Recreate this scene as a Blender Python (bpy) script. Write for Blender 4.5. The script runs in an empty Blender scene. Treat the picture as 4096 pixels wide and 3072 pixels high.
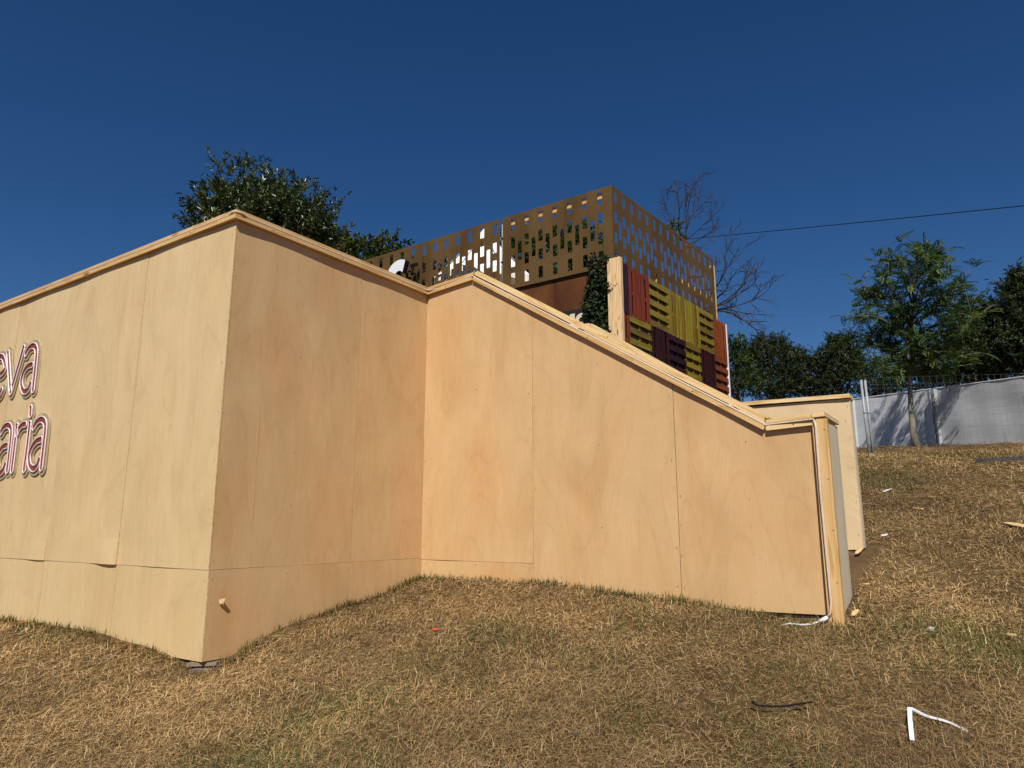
import bpy, math, random
import numpy as np
from math import sin, cos, radians, pi, atan2, tanh, sqrt, hypot
from mathutils import Vector

random.seed(11)
RNG = np.random.default_rng(7)
SC = bpy.context.scene
COL = SC.collection

# ------------------------------------------------------------------ camera model (survey of the photo)
F, PITCH, HCAM = 2844.0, radians(11.2), 1.6
CAM = np.array([0.0, 0.0, HCAM])

def ray(px, py):
    dx = px - 2048.0; dy = 1536.0 - py
    v = np.array([dx, F*cos(PITCH) - dy*sin(PITCH), F*sin(PITCH) + dy*cos(PITCH)])
    return v / hypot(v[0], v[1])

def at_d(px, py, d):
    return CAM + ray(px, py)*d

def at_z(px, py, z):
    r = ray(px, py)
    return CAM + r*(z - HCAM)/r[2]

def az(a):
    a = radians(a); return np.array([sin(a), cos(a), 0.0])

def on_plane(px, py, p0, d):
    r = ray(px, py); n = np.array([-d[1], d[0]])
    t = np.dot(n, np.array(p0)[:2]) / np.dot(n, r[:2])
    return CAM + r*t

UP = np.array([0.0, 0.0, 1.0])

# ------------------------------------------------------------------ terrain height
def plane_h(x, y):
    p = .014 + .08*x + .194*y
    p = np.where(p > 2.0, 2.0 + 1.4*np.tanh((p-2.0)/1.4), p)
    p = np.where(p < 0.0, 1.2*np.tanh(p/1.2), p)
    return p

def bumps(x, y):
    b = .018*np.sin(1.7*x + .6*np.sin(1.3*y)) * np.cos(1.9*y + 1.0)
    b = b + .010*np.sin(4.3*x + 1.1*y) * np.sin(3.7*y - 1.3*x)
    b = b + .005*np.sin(9.1*x - 3.0*y) * np.sin(8.3*y + 2.2*x)
    return b

KNOT = [(-4.43, 6.39, -.07, .9), (1.85, 4.45, -.045, .45), (-1.94, 4.66, -.085, .24),
        (-.75, 6.3, -.035, .5), (.5, 5.5, .0, .8), (2.95, 6.0, -.03, .4)]
def gh(x, y):
    x = np.asarray(x, float); y = np.asarray(y, float)
    h = plane_h(x, y) + bumps(x, y)
    for kx, ky, dz, s in KNOT:
        h = h + dz*np.exp(-((x-kx)**2 + (y-ky)**2)/(2*s*s))
    # eroded little bank in front of the mesh fence
    u = (y - (14.6 - .18*(x-8)))
    h = h + .10*np.tanh(u/.35) * np.exp(-((x-10)/6.0)**2) * np.exp(-(u/2.5)**2)
    return h

def on_ground(px, py):
    r = ray(px, py); t0 = .8
    for i in range(4000):
        t = t0 + i*.01
        p = CAM + r*t
        if p[2] <= gh(p[0], p[1]):
            return p
    return CAM + r*30.0

# ------------------------------------------------------------------ materials
def newmat(name):
    m = bpy.data.materials.new(name); m.use_nodes = True
    nt = m.node_tree; b = nt.nodes['Principled BSDF']
    return m, nt, b

def nd(nt, typ, **kw):
    n = nt.nodes.new(typ)
    for k, v in kw.items():
        if k in n.inputs.keys() if isinstance(k, str) else False:
            n.inputs[k].default_value = v
        else:
            setattr(n, k, v)
    return n

def ramp(nt, stops):
    r = nt.nodes.new('ShaderNodeValToRGB'); e = r.color_ramp.elements
    while len(e) < len(stops): e.new(.5)
    for i, (p, c) in enumerate(stops):
        e[i].position = p; e[i].color = (*c, 1) if len(c) == 3 else c
    return r

def mapping(nt, coord, scale, out='UV'):
    tc = nt.nodes.new('ShaderNodeTexCoord'); mp = nt.nodes.new('ShaderNodeMapping')
    mp.inputs['Scale'].default_value = scale
    nt.links.new(tc.outputs[out], mp.inputs['Vector'])
    return mp

def mixrgb(nt, typ, fac, a, b):
    m = nt.nodes.new('ShaderNodeMix'); m.data_type = 'RGBA'; m.blend_type = typ
    for key, val in ((0, fac), (6, a), (7, b)):
        if hasattr(val, 'is_linked') or hasattr(val, 'links'):
            nt.links.new(val, m.inputs[key])
        elif key == 0: m.inputs[0].default_value = val
        else: m.inputs[key].default_value = (*val, 1)
    return m.outputs[2]

def mat_plywood(name, c_lo, c_mid, c_hi, rough=.5, pink=.5):
    m, nt, b = newmat(name); L = nt.links.new
    mp = mapping(nt, 'UV', (1, 1, 1))
    # large soft veneer figure, stretched along the vertical grain
    mpa = mapping(nt, 'UV', (2.6, 1.0, 1))
    n1 = nd(nt, 'ShaderNodeTexNoise'); n1.inputs['Scale'].default_value = 1.0
    n1.inputs['Detail'].default_value = 5; n1.inputs['Distortion'].default_value = .9
    L(mpa.outputs[0], n1.inputs['Vector'])
    # rotary-cut cathedral lines: contour bands of a smooth field
    mpb = mapping(nt, 'UV', (1.5, .42, 1))
    n2 = nd(nt, 'ShaderNodeTexNoise'); n2.inputs['Scale'].default_value = 1.0
    n2.inputs['Detail'].default_value = 2.0; n2.inputs['Roughness'].default_value = .35
    L(mpb.outputs[0], n2.inputs['Vector'])
    mul = nd(nt, 'ShaderNodeMath', operation='MULTIPLY'); mul.inputs[1].default_value = 26.0
    L(n2.outputs['Fac'], mul.inputs[0])
    fr = nd(nt, 'ShaderNodeMath', operation='PINGPONG'); fr.inputs[1].default_value = 1.0
    L(mul.outputs[0], fr.inputs[0])
    # fine pores
    mpc = mapping(nt, 'UV', (260, 9, 1))
    n3 = nd(nt, 'ShaderNodeTexNoise'); n3.inputs['Scale'].default_value = 1.0
    n3.inputs['Detail'].default_value = 3
    L(mpc.outputs[0], n3.inputs['Vector'])
    mpd = mapping(nt, 'UV', (16, 2.4, 1))
    n4 = nd(nt, 'ShaderNodeTexNoise'); n4.inputs['Scale'].default_value = 1.0
    n4.inputs['Detail'].default_value = 4
    L(mpd.outputs[0], n4.inputs['Vector'])
    r1 = ramp(nt, [(.28, c_lo), (.5, c_mid), (.74, c_hi)])
    L(n1.outputs['Fac'], r1.inputs[0])
    rl = ramp(nt, [(0, (.80, .76, .70)), (.14, (.97, .965, .95)), (1, (1, 1, 1))])
    L(fr.outputs[0], rl.inputs[0])
    c1 = mixrgb(nt, 'MULTIPLY', .30, r1.outputs[0], rl.outputs[0])
    rp = ramp(nt, [(.36, (.80, .75, .68)), (.5, (1, 1, 1))])
    L(n3.outputs['Fac'], rp.inputs[0])
    c2 = mixrgb(nt, 'MULTIPLY', .35, c1, rp.outputs[0])
    rq = ramp(nt, [(.38, (.90, .86, .80)), (.6, (1.03, 1.02, 1.0))])
    L(n4.outputs['Fac'], rq.inputs[0])
    c3 = mixrgb(nt, 'MULTIPLY', .22, c2, rq.outputs[0])
    # reddish veneer patches
    n5 = nd(nt, 'ShaderNodeTexNoise'); n5.inputs['Scale'].default_value = 1.0
    mpe = mapping(nt, 'UV', (1.7, .8, 1)); L(mpe.outputs[0], n5.inputs['Vector'])
    rk = ramp(nt, [(.48, (1, 1, 1)), (.72, (1.02, .90, .84))])
    L(n5.outputs['Fac'], rk.inputs[0])
    c4 = mixrgb(nt, 'MULTIPLY', pink, c3, rk.outputs[0])
    # faint grey handling marks
    mpg = mapping(nt, 'UV', (5.5, 2.2, 1)); n6 = nd(nt, 'ShaderNodeTexNoise'); n6.inputs['Scale'].default_value = 1.0; n6.inputs['Detail'].default_value = 7; n6.inputs['Roughness'].default_value = .7
    L(mpg.outputs[0], n6.inputs['Vector'])
    rg = ramp(nt, [(.60, (1, 1, 1)), (.80, (.80, .79, .76))]); L(n6.outputs['Fac'], rg.inputs[0])
    c4 = mixrgb(nt, 'MULTIPLY', .8, c4, rg.outputs[0])
    L(c4, b.inputs['Base Color'])
    b.inputs['Roughness'].default_value = rough
    b.inputs['Specular IOR Level'].default_value = .35
    bp = nd(nt, 'ShaderNodeBump'); bp.inputs['Strength'].default_value = .12; bp.inputs['Distance'].default_value = .002
    L(n3.outputs['Fac'], bp.inputs['Height'])
    b2 = nd(nt, 'ShaderNodeBump'); b2.inputs['Strength'].default_value = .22; b2.inputs['Distance'].default_value = .006
    L(n4.outputs['Fac'], b2.inputs['Height']); L(bp.outputs[0], b2.inputs['Normal']); L(b2.outputs[0], b.inputs['Normal'])
    return m

def mat_board(name, c_lo, c_hi, dark, ring=9.0, knots=True, rough=.55):
    """solid softwood: grain runs along U"""
    m, nt, b = newmat(name); L = nt.links.new
    mpa = mapping(nt, 'UV', (.55, 7.0, 1))
    n1 = nd(nt, 'ShaderNodeTexNoise'); n1.inputs['Scale'].default_value = 1.0; n1.inputs['Detail'].default_value = 3
    L(mpa.outputs[0], n1.inputs['Vector'])
    mul = nd(nt, 'ShaderNodeMath', operation='MULTIPLY'); mul.inputs[1].default_value = ring
    L(n1.outputs['Fac'], mul.inputs[0])
    fr = nd(nt, 'ShaderNodeMath', operation='FRACT'); L(mul.outputs[0], fr.inputs[0])
    r1 = ramp(nt, [(0, c_hi), (.55, c_lo), (.86, dark), (1, c_hi)])
    L(fr.outputs[0], r1.inputs[0])
    mpb = mapping(nt, 'UV', (5, 190, 1))
    n2 = nd(nt, 'ShaderNodeTexNoise'); n2.inputs['Scale'].default_value = 1.0
    L(mpb.outputs[0], n2.inputs['Vector'])
    r2 = ramp(nt, [(.3, (.84, .8, .74)), (.6, (1, 1, 1))]); L(n2.outputs['Fac'], r2.inputs[0])
    c = mixrgb(nt, 'MULTIPLY', .6, r1.outputs[0], r2.outputs[0])
    if knots:
        mpk = mapping(nt, 'UV', (1.9, 6.5, 1))
        v = nd(nt, 'ShaderNodeTexVoronoi'); v.inputs['Scale'].default_value = 1.0
        L(mpk.outputs[0], v.inputs['Vector'])
        rk = ramp(nt, [(.05, (.34, .2, .11)), (.085, (.62, .45, .3)), (.12, (1, 1, 1))])
        L(v.outputs['Distance'], rk.inputs[0])
        c = mixrgb(nt, 'MULTIPLY', .85, c, rk.outputs[0])
    L(c, b.inputs['Base Color'])
    b.inputs['Roughness'].default_value = rough
    b.inputs['Specular IOR Level'].default_value = .3
    bp = nd(nt, 'ShaderNodeBump'); bp.inputs['Strength'].default_value = .25; bp.inputs['Distance'].default_value = .002
    L(n2.outputs['Fac'], bp.inputs['Height']); L(bp.outputs[0], b.inputs['Normal'])
    return m

def mat_mottle(name, c1, c2, scale=(3, 3, 3), rough=.5, coord='Object', c3=None, fine=60, metallic=0, spec=.4, bump=.1, streak=False):
    m, nt, b = newmat(name); L = nt.links.new
    mp = mapping(nt, coord, scale, coord)
    n = nd(nt, 'ShaderNodeTexNoise'); n.inputs['Scale'].default_value = 1.0
    n.inputs['Detail'].default_value = 6; n.inputs['Distortion'].default_value = .5
    L(mp.outputs[0], n.inputs['Vector'])
    st = [(.3, c1), (.68, c2)] if c3 is None else [(.28, c1), (.5, c2), (.74, c3)]
    r = ramp(nt, st); L(n.outputs['Fac'], r.inputs[0])
    mp2 = mapping(nt, coord, (fine, fine, fine), coord)
    n2 = nd(nt, 'ShaderNodeTexNoise'); n2.inputs['Scale'].default_value = 1.0; n2.inputs['Detail'].default_value = 3
    L(mp2.outputs[0], n2.inputs['Vector'])
    r2 = ramp(nt, [(.3, (.78, .78, .78)), (.65, (1.05, 1.05, 1.05))]); L(n2.outputs['Fac'], r2.inputs[0])
    c = mixrgb(nt, 'MULTIPLY', .6, r.outputs[0], r2.outputs[0])
    L(c, b.inputs['Base Color'])
    b.inputs['Roughness'].default_value = rough; b.inputs['Metallic'].default_value = metallic
    b.inputs['Specular IOR Level'].default_value = spec
    bp = nd(nt, 'ShaderNodeBump'); bp.inputs['Strength'].default_value = bump; bp.inputs['Distance'].default_value = .003
    L(n2.outputs['Fac'], bp.inputs['Height']); L(bp.outputs[0], b.inputs['Normal'])
    return m

def mat_attr(name, rough=.6, transl=0.0, spec=.3, tint=(1, 1, 1)):
    m, nt, b = newmat(name); L = nt.links.new
    a = nd(nt, 'ShaderNodeAttribute'); a.attribute_name = 'Col'
    L(a.outputs['Color'], b.inputs['Base Color'])
    b.inputs['Roughness'].default_value = rough
    b.inputs['Specular IOR Level'].default_value = spec
    if transl > 0:
        t = nd(nt, 'ShaderNodeBsdfTranslucent')
        hs = nd(nt, 'ShaderNodeMix', data_type='RGBA', blend_type='MULTIPLY')
        hs.inputs[0].default_value = 1
        L(a.outputs['Color'], hs.inputs[6]); hs.inputs[7].default_value = (1.25, 1.5, .5, 1)
        L(hs.outputs[2], t.inputs['Color'])
        mx = nd(nt, 'ShaderNodeMixShader'); mx.inputs[0].default_value = transl
        L(b.outputs[0], mx.inputs[1]); L(t.outputs[0], mx.inputs[2])
        out = nt.nodes['Material Output']; L(mx.outputs[0], out.inputs['Surface'])
    return m

def mat_plain(name, c, rough=.5, spec=.4, metallic=0, var=.12, scale=8):
    d = tuple(max(0, x*(1-var)) for x in c); h = tuple(x*(1+var) for x in c)
    return mat_mottle(name, d, h, (scale,)*3, rough=rough, metallic=metallic, spec=spec, bump=.04)

M = {}
M['ply'] = mat_plywood('plywood_sealed', (.525, .332, .158), (.575, .378, .187), (.61, .408, .208), rough=.42, pink=.85)
M['ply_light'] = mat_plywood('plywood_wall_a_paler', (.565, .408, .205), (.622, .458, .240), (.66, .494, .272), rough=.45, pink=.35)  # paler, less orange plywood colours for the wall A sheets
M['ply_pale'] = mat_plywood('plywood_pale', (.60, .45, .26), (.655, .495, .295), (.70, .54, .335), rough=.5, pink=.15)
M['ply_grey'] = mat_plywood('plywood_greyed', (.56, .48, .335), (.60, .515, .365), (.63, .545, .395), rough=.7, pink=.0)
M['pine'] = mat_board('pine_batten', (.60, .375, .155), (.66, .44, .20), (.50, .28, .10))
M['pine_pale'] = mat_board('pine_pale', (.70, .50, .24), (.75, .56, .30), (.58, .36, .14))
M['timber'] = mat_board('rough_sawn_timber', (.70, .48, .25), (.76, .55, .31), (.50, .29, .12), ring=11, knots=True)
M['grey_wood'] = mat_board('weathered_grey_wood', (.22, .165, .115), (.28, .215, .15), (.13, .10, .07), knots=False, rough=.8)
M['led'] = mat_plain('white_silicone', (.62, .50, .40), rough=.5, var=.06)
M['white_plastic'] = mat_plain('white_plastic', (.82, .82, .82), rough=.3, var=.03)
M['hole'] = mat_plain('screw_hole', (.03, .02, .012), rough=.7)
M['screw'] = mat_plain('screw_steel', (.28, .25, .2), rough=.4, metallic=.6)
M['corten'] = mat_mottle('patinated_sheet', (.075, .040, .010), (.106, .059, .017), (1.3, 1.3, .8), rough=.55, c3=(.130, .074, .024), fine=25, spec=.25, bump=.03)
M['brown_ply'] = mat_mottle('stained_brown_board', (.048, .016, .005), (.095, .033, .010), (1.6, 1.6, .9), rough=.6, c3=(.16, .064, .020), fine=18, spec=.2)
M['sign_dark'] = mat_plain('dark_sign_panel', (.020, .012, .016), rough=.5)
M['cream'] = mat_plain('cream_lettering', (.62, .56, .40), rough=.6, var=.05)
M['steel'] = mat_plain('galvanised_steel', (.30, .31, .33), rough=.5, metallic=.15, var=.2)
M['wire'] = mat_plain('galvanised_wire', (.13, .135, .14), rough=.6, metallic=.1, var=.2)
M['black'] = mat_plain('black_painted_metal', (.006, .006, .007), rough=.5, spec=.3)
M['white_face'] = mat_plain('white_acrylic_face', (.74, .76, .78), rough=.3, var=.02)
M['canvas'] = mat_plain('white_canopy_fabric', (.86, .86, .86), rough=.7, var=.03)
M['bark'] = mat_mottle('grey_bark', (.10, .085, .065), (.26, .235, .19), (9, 9, 4), rough=.85, fine=70, spec=.15, bump=.5)
M['bark_dark'] = mat_mottle('dark_bark', (.030, .024, .019), (.075, .06, .048), (9, 9, 4), rough=.85, fine=70, spec=.15, bump=.5)
M['leaf'] = mat_attr('leaf', rough=.5, transl=.30, spec=.3)
M['leaf_gloss'] = mat_attr('glossy_leaf', rough=.30, transl=.10, spec=.6)
M['ivy'] = mat_attr('ivy_leaf', rough=.5, transl=.06, spec=.16)
M['straw'] = mat_attr('dry_grass_blades', rough=.65, transl=.12, spec=.2)
M['red'] = mat_plain('deep_red_letter', (.30, .006, .025), rough=.35, var=.08)
M['tube'] = mat_plain('pinkish_white_tube', (.80, .62, .63), rough=.25, var=.04)
M['orange_plastic'] = mat_plain('orange_red_plastic', (.85, .06, .02), rough=.4)
M['asphalt'] = mat_mottle('asphalt', (.030, .026, .023), (.050, .044, .040), (5, 5, 5), rough=.85, fine=120)
M['stone'] = mat_mottle('pale_stone', (.30, .26, .22), (.42, .38, .33), (30, 30, 30), rough=.8, fine=200)
M['chipwood'] = mat_board('split_wood', (.68, .46, .22), (.74, .53, .28), (.55, .34, .15), knots=False)

def mat_tint(name, c):
    m = mat_board(name, tuple(x*.82 for x in c), c, tuple(x*.62 for x in c), ring=6, knots=False, rough=.32)
    m.node_tree.nodes['Principled BSDF'].inputs['Specular IOR Level'].default_value = .35
    return m
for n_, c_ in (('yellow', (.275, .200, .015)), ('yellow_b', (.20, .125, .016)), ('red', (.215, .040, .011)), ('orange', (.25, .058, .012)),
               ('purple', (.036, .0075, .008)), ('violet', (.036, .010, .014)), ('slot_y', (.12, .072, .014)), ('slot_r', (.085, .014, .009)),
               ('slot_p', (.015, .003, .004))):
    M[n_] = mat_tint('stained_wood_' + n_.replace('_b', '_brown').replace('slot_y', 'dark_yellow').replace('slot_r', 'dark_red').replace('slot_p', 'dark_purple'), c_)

def mat_scrim():
    m, nt, b = newmat('white_windbreak_sheet'); L = nt.links.new
    mp = mapping(nt, 'UV', (3, 26, 1))
    n = nd(nt, 'ShaderNodeTexNoise'); n.inputs['Scale'].default_value = 1.0; n.inputs['Detail'].default_value = 4
    L(mp.outputs[0], n.inputs['Vector'])
    r = ramp(nt, [(.3, (.58, .595, .61)), (.7, (.69, .705, .72))]); L(n.outputs['Fac'], r.inputs[0])
    L(r.outputs[0], b.inputs['Base Color']); b.inputs['Roughness'].default_value = .5
    b.inputs['Specular IOR Level'].default_value = .3
    return m
M['scrim'] = mat_scrim()

def mat_acrylic():
    m, nt, b = newmat('frosted_acrylic'); L = nt.links.new
    t = nd(nt, 'ShaderNodeBsdfTransparent'); t.inputs[0].default_value = (.96, .95, .92, 1)
    g = nd(nt, 'ShaderNodeBsdfGlossy'); g.inputs['Roughness'].default_value = .06
    lw = nd(nt, 'ShaderNodeFresnel'); lw.inputs['IOR'].default_value = 1.45
    df = nd(nt, 'ShaderNodeBsdfDiffuse'); df.inputs[0].default_value = (.60, .47, .26, 1)
    m0 = nd(nt, 'ShaderNodeMixShader'); m0.inputs[0].default_value = .55
    L(t.outputs[0], m0.inputs[1]); L(df.outputs[0], m0.inputs[2])
    mx = nd(nt, 'ShaderNodeMixShader')
    L(lw.outputs[0], mx.inputs[0]); L(m0.outputs[0], mx.inputs[1]); L(g.outputs[0], mx.inputs[2])
    L(mx.outputs[0], nt.nodes['Material Output'].inputs['Surface'])
    return m
M['acrylic'] = mat_acrylic()
M['acrylic_edge'] = mat_plain('acrylic_cut_edge', (.60, .50, .28), rough=.3, var=.1)

def mat_ground():
    m, nt, b = newmat('dry_ground'); L = nt.links.new
    mp = mapping(nt, 'Object', (1, 1, 1), 'Object')
    n = nd(nt, 'ShaderNodeTexNoise'); n.inputs['Scale'].default_value = .9; n.inputs['Detail'].default_value = 8
    n.inputs['Roughness'].default_value = .65
    L(mp.outputs[0], n.inputs['Vector'])
    r = ramp(nt, [(.30, (.065, .039, .019)), (.47, (.11, .070, .035)), (.62, (.165, .110, .055)), (.78, (.085, .070, .030))])
    L(n.outputs['Fac'], r.inputs[0])
    n2 = nd(nt, 'ShaderNodeTexNoise'); n2.inputs['Scale'].default_value = 55; n2.inputs['Detail'].default_value = 6
    n2.inputs['Roughness'].default_value = .75
    L(mp.outputs[0], n2.inputs['Vector'])
    r2 = ramp(nt, [(.32, (.45, .42, .4)), (.66, (1.3, 1.25, 1.15))]); L(n2.outputs['Fac'], r2.inputs[0])
    c = mixrgb(nt, 'MULTIPLY', .9, r.outputs[0], r2.outputs[0])
    L(c, b.inputs['Base Color']); b.inputs['Roughness'].default_value = .95
    b.inputs['Specular IOR Level'].default_value = .1
    bp = nd(nt, 'ShaderNodeBump'); bp.inputs['Strength'].default_value = .8; bp.inputs['Distance'].default_value = .02
    L(n2.outputs['Fac'], bp.inputs['Height']); L(bp.outputs[0], b.inputs['Normal'])
    return m
M['ground'] = mat_ground()

# ------------------------------------------------------------------ object helpers
def tag(o, label=None, cat=None, group=None, kind=None):
    if label: o['label'] = label
    if cat: o['category'] = cat
    if group: o['group'] = group
    if kind: o['kind'] = kind
    return o

def thing(name, loc, label, cat, group=None):
    o = bpy.data.objects.new(name, None); COL.objects.link(o)
    o.location = tuple(float(v) for v in loc); o.empty_display_size = .2
    o['base'] = [float(v) for v in loc]
    return tag(o, label, cat, group)

def wloc(o):
    v = Vector((0, 0, 0))
    while o is not None:
        v = v + o.location; o = o.parent
    return v

def link(o, parent):
    COL.objects.link(o)
    if parent is not None:
        o.parent = parent
        w = wloc(parent)
        # geometry is given in world metres: shift it into the parent's frame
        o.data.transform(__import__('mathutils').Matrix.Translation(-w))
    return o

class MB:
    def __init__(self):
        self.v = []; self.f = []; self.uv = []; self.mi = []
    def face(self, pts, uvs=None, mi=0):
        i = len(self.v)
        self.v.extend([tuple(float(c) for c in p) for p in pts])
        self.f.append(tuple(range(i, i+len(pts))))
        self.uv.append(uvs if uvs is not None else [(0, 0)]*len(pts)); self.mi.append(mi)
    def hexa(self, P, lu=1.0, lv=None, mi=0, off=None):
        """P: 8 points, 0-3 start end (ccw), 4-7 the other end; u runs from start to end"""
        P = [np.array(p, float) for p in P]
        ou, ov = off if off else (random.random()*40, random.random()*40)
        L = np.linalg.norm(P[4]-P[0])
        acc = 0
        for a in range(4):
            b = (a+1) % 4
            w = np.linalg.norm(P[b]-P[a])
            self.face([P[a], P[b], P[b+4], P[a+4]], [(ou, ov+acc), (ou, ov+acc+w), (ou+L, ov+acc+w), (ou+L, ov+acc)], mi)
            acc += w
        self.face([P[3], P[2], P[1], P[0]], [(ou, ov), (ou+.02, ov), (ou+.02, ov+.02), (ou, ov+.02)], mi)
        self.face([P[4], P[5], P[6], P[7]], [(ou, ov), (ou+.02, ov), (ou+.02, ov+.02), (ou, ov+.02)], mi)
    def bar(self, a, b, d1, d2, mi=0):
        """box from a to b, cross-section spanned by vectors d1,d2 (centred)"""
        a = np.array(a, float); b = np.array(b, float); d1 = np.array(d1, float)/2; d2 = np.array(d2, float)/2
        self.hexa([a-d1-d2, a+d1-d2, a+d1+d2, a-d1+d2, b-d1-d2, b+d1-d2, b+d1+d2, b-d1+d2], mi=mi)
    def tube(self, pts, rad, n=6, mi=0, cap=True):
        pts = [np.array(p, float) for p in pts]
        if not hasattr(rad, '__len__'): rad = [rad]*len(pts)
        rings = []; ref = np.array([.31, .17, .93])
        for i, p in enumerate(pts):
            t = pts[min(i+1, len(pts)-1)] - pts[max(i-1, 0)]
            t = t/(np.linalg.norm(t)+1e-9)
            x = ref - t*np.dot(t, ref)
            if np.linalg.norm(x) < .05: x = np.cross(t, [.31, .9, .17])
            x = x/np.linalg.norm(x); y = np.cross(t, x); ref = x
            base = len(self.v)
            for k in range(n):
                a = 2*pi*k/n
                q = p + (x*cos(a) + y*sin(a))*rad[i]
                self.v.append(tuple(q))
            rings.append(base)
        for i in range(len(pts)-1):
            for k in range(n):
                a, b = rings[i]+k, rings[i]+(k+1) % n
                c, d = rings[i+1]+(k+1) % n, rings[i+1]+k
                self.f.append((a, b, c, d)); self.uv.append([(i, k/n), (i, (k+1)/n), (i+1, (k+1)/n), (i+1, k/n)]); self.mi.append(mi)
        if cap:
            self.f.append(tuple(rings[0]+k for k in range(n))[::-1]); self.uv.append([(0, 0)]*n); self.mi.append(mi)
            self.f.append(tuple(rings[-1]+k for k in range(n))); self.uv.append([(0, 0)]*n); self.mi.append(mi)
    def build(self, name, mats, parent=None, smooth=False, bevel=0):
        me = bpy.data.meshes.new(name)
        me.from_pydata(self.v, [], self.f)
        if not isinstance(mats, (list, tuple)): mats = [mats]
        for mm in mats: me.materials.append(mm)
        uvl = me.uv_layers.new(name='UVMap')
        flat = [c for u in self.uv for p in u for c in p]
        uvl.data.foreach_set('uv', flat)
        me.polygons.foreach_set('material_index', self.mi)
        if smooth: me.polygons.foreach_set('use_smooth', [True]*len(self.f))
        me.update()
        o = bpy.data.objects.new(name, me)
        if bevel:
            import bmesh
            bm = bmesh.new(); bm.from_mesh(me)
            bmesh.ops.remove_doubles(bm, verts=bm.verts, dist=1e-5)
            bmesh.ops.recalc_face_normals(bm, faces=bm.faces)
            bm.to_mesh(me); bm.free()
            md = o.modifiers.new('Bevel', 'BEVEL'); md.width = bevel; md.segments = 2; md.limit_method = 'ANGLE'
        return link(o, parent)

def np_mesh(name, verts, tris_or_quads, mat, parent=None, colors=None, smooth=False):
    """verts (N,3), faces list of (F,k) arrays"""
    me = bpy.data.meshes.new(name)
    V = np.asarray(verts, np.float32)
    loops = []; starts = []; tot = []; pos = 0
    for fa in tris_or_quads:
        fa = np.asarray(fa, np.int32)
        if len(fa) == 0: continue
        k = fa.shape[1]
        loops.append(fa.ravel()); starts.append(pos + np.arange(len(fa))*k); tot.append(np.full(len(fa), k)); pos += fa.size
    loops = np.concatenate(loops); starts = np.concatenate(starts); tot = np.concatenate(tot)
    me.vertices.add(len(V)); me.vertices.foreach_set('co', V.ravel())
    me.loops.add(len(loops)); me.loops.foreach_set('vertex_index', loops.astype(np.int32))
    me.polygons.add(len(starts)); me.polygons.foreach_set('loop_start', starts.astype(np.int32))
    try: me.polygons.foreach_set('loop_total', tot.astype(np.int32))
    except Exception: pass
    if smooth: me.polygons.foreach_set('use_smooth', np.ones(len(starts), bool))
    me.materials.append(mat)
    if colors is not None:
        a = me.color_attributes.new('Col', 'FLOAT_COLOR', 'POINT')
        c4 = np.concatenate([np.asarray(colors, np.float32), np.ones((len(V), 1), np.float32)], 1)
        a.data.foreach_set('color', c4.ravel())
    me.update(calc_edges=True); me.validate()
    o = bpy.data.objects.new(name, me)
    return link(o, parent)

#==PART2==
# ================================================================== SETTING: ground and sky
def build_ground():
    def axis(lo, hi, n, dense_lo, dense_hi, dn):
        a = np.linspace(dense_lo, dense_hi, dn)
        s = (np.linspace(0, 1, n)[1:])**2.6
        return np.concatenate([(dense_lo - s*(dense_lo-lo))[::-1], a, dense_hi + s*(hi-dense_hi)])
    xs = axis(-900, 900, 30, -7, 15, 190); ys = axis(-300, 1500, 30, .5, 22, 190)
    X, Y = np.meshgrid(xs, ys); Z = gh(X, Y)
    V = np.stack([X, Y, Z], -1).reshape(-1, 3)
    nx, ny = len(xs), len(ys)
    i = np.arange(ny-1)[:, None]*nx + np.arange(nx-1)[None, :]
    Fq = np.stack([i, i+1, i+nx+1, i+nx], -1).reshape(-1, 4)
    o = np_mesh('ground', V, [Fq], M['ground'], smooth=True)
    tag(o, 'dry grassy hillside sloping up to the right behind the plywood walls', 'ground', kind='structure')
build_ground()

SUN_EL, SUN_AZ = 47.0, -175.0
def build_world():
    w = bpy.data.worlds.new('World'); SC.world = w; w.use_nodes = True
    nt = w.node_tree; bg = nt.nodes['Background']
    s = nt.nodes.new('ShaderNodeTexSky'); s.sky_type = 'NISHITA'; s.sun_disc = False
    s.sun_elevation = radians(SUN_EL); s.sun_rotation = radians(SUN_AZ)
    s.air_density = 1.0; s.dust_density = .15; s.ozone_density = 4.5; s.altitude = 600
    hs = nt.nodes.new('ShaderNodeHueSaturation'); hs.inputs['Hue'].default_value = .507; hs.inputs['Saturation'].default_value = 1.25; hs.inputs['Value'].default_value = 1.03
    nt.links.new(s.outputs[0], hs.inputs['Color']); nt.links.new(hs.outputs[0], bg.inputs[0]); bg.inputs[1].default_value = .05
    ld = bpy.data.lights.new('sun', 'SUN'); ld.energy = 4.6; ld.angle = radians(.53); ld.color = (1.0, .955, .88)
    lo = bpy.data.objects.new('sun', ld); COL.objects.link(lo)
    d = Vector((sin(radians(SUN_AZ))*cos(radians(SUN_EL)), cos(radians(SUN_AZ))*cos(radians(SUN_EL)), sin(radians(SUN_EL))))
    lo.rotation_euler = d.to_track_quat('Z', 'Y').to_euler(); lo.location = tuple(d*40)
    cd = bpy.data.cameras.new('camera'); co = bpy.data.objects.new('camera', cd); COL.objects.link(co)
    co.location = (0, 0, HCAM); co.rotation_euler = (radians(90)+PITCH, 0, 0)
    cd.sensor_fit = 'HORIZONTAL'; cd.sensor_width = 36.0; cd.lens = 36.0*F/4096.0
    cd.clip_end = 5000; cd.clip_start = .05
    SC.camera = co
    vs = SC.view_settings; vs.view_transform = 'Standard'; vs.look = 'None'; vs.gamma = 1.0; vs.exposure = EXPO
    vs.use_curve_mapping = False
    SC.cycles.max_bounces = 8; SC.cycles.transparent_max_bounces = 12
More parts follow.
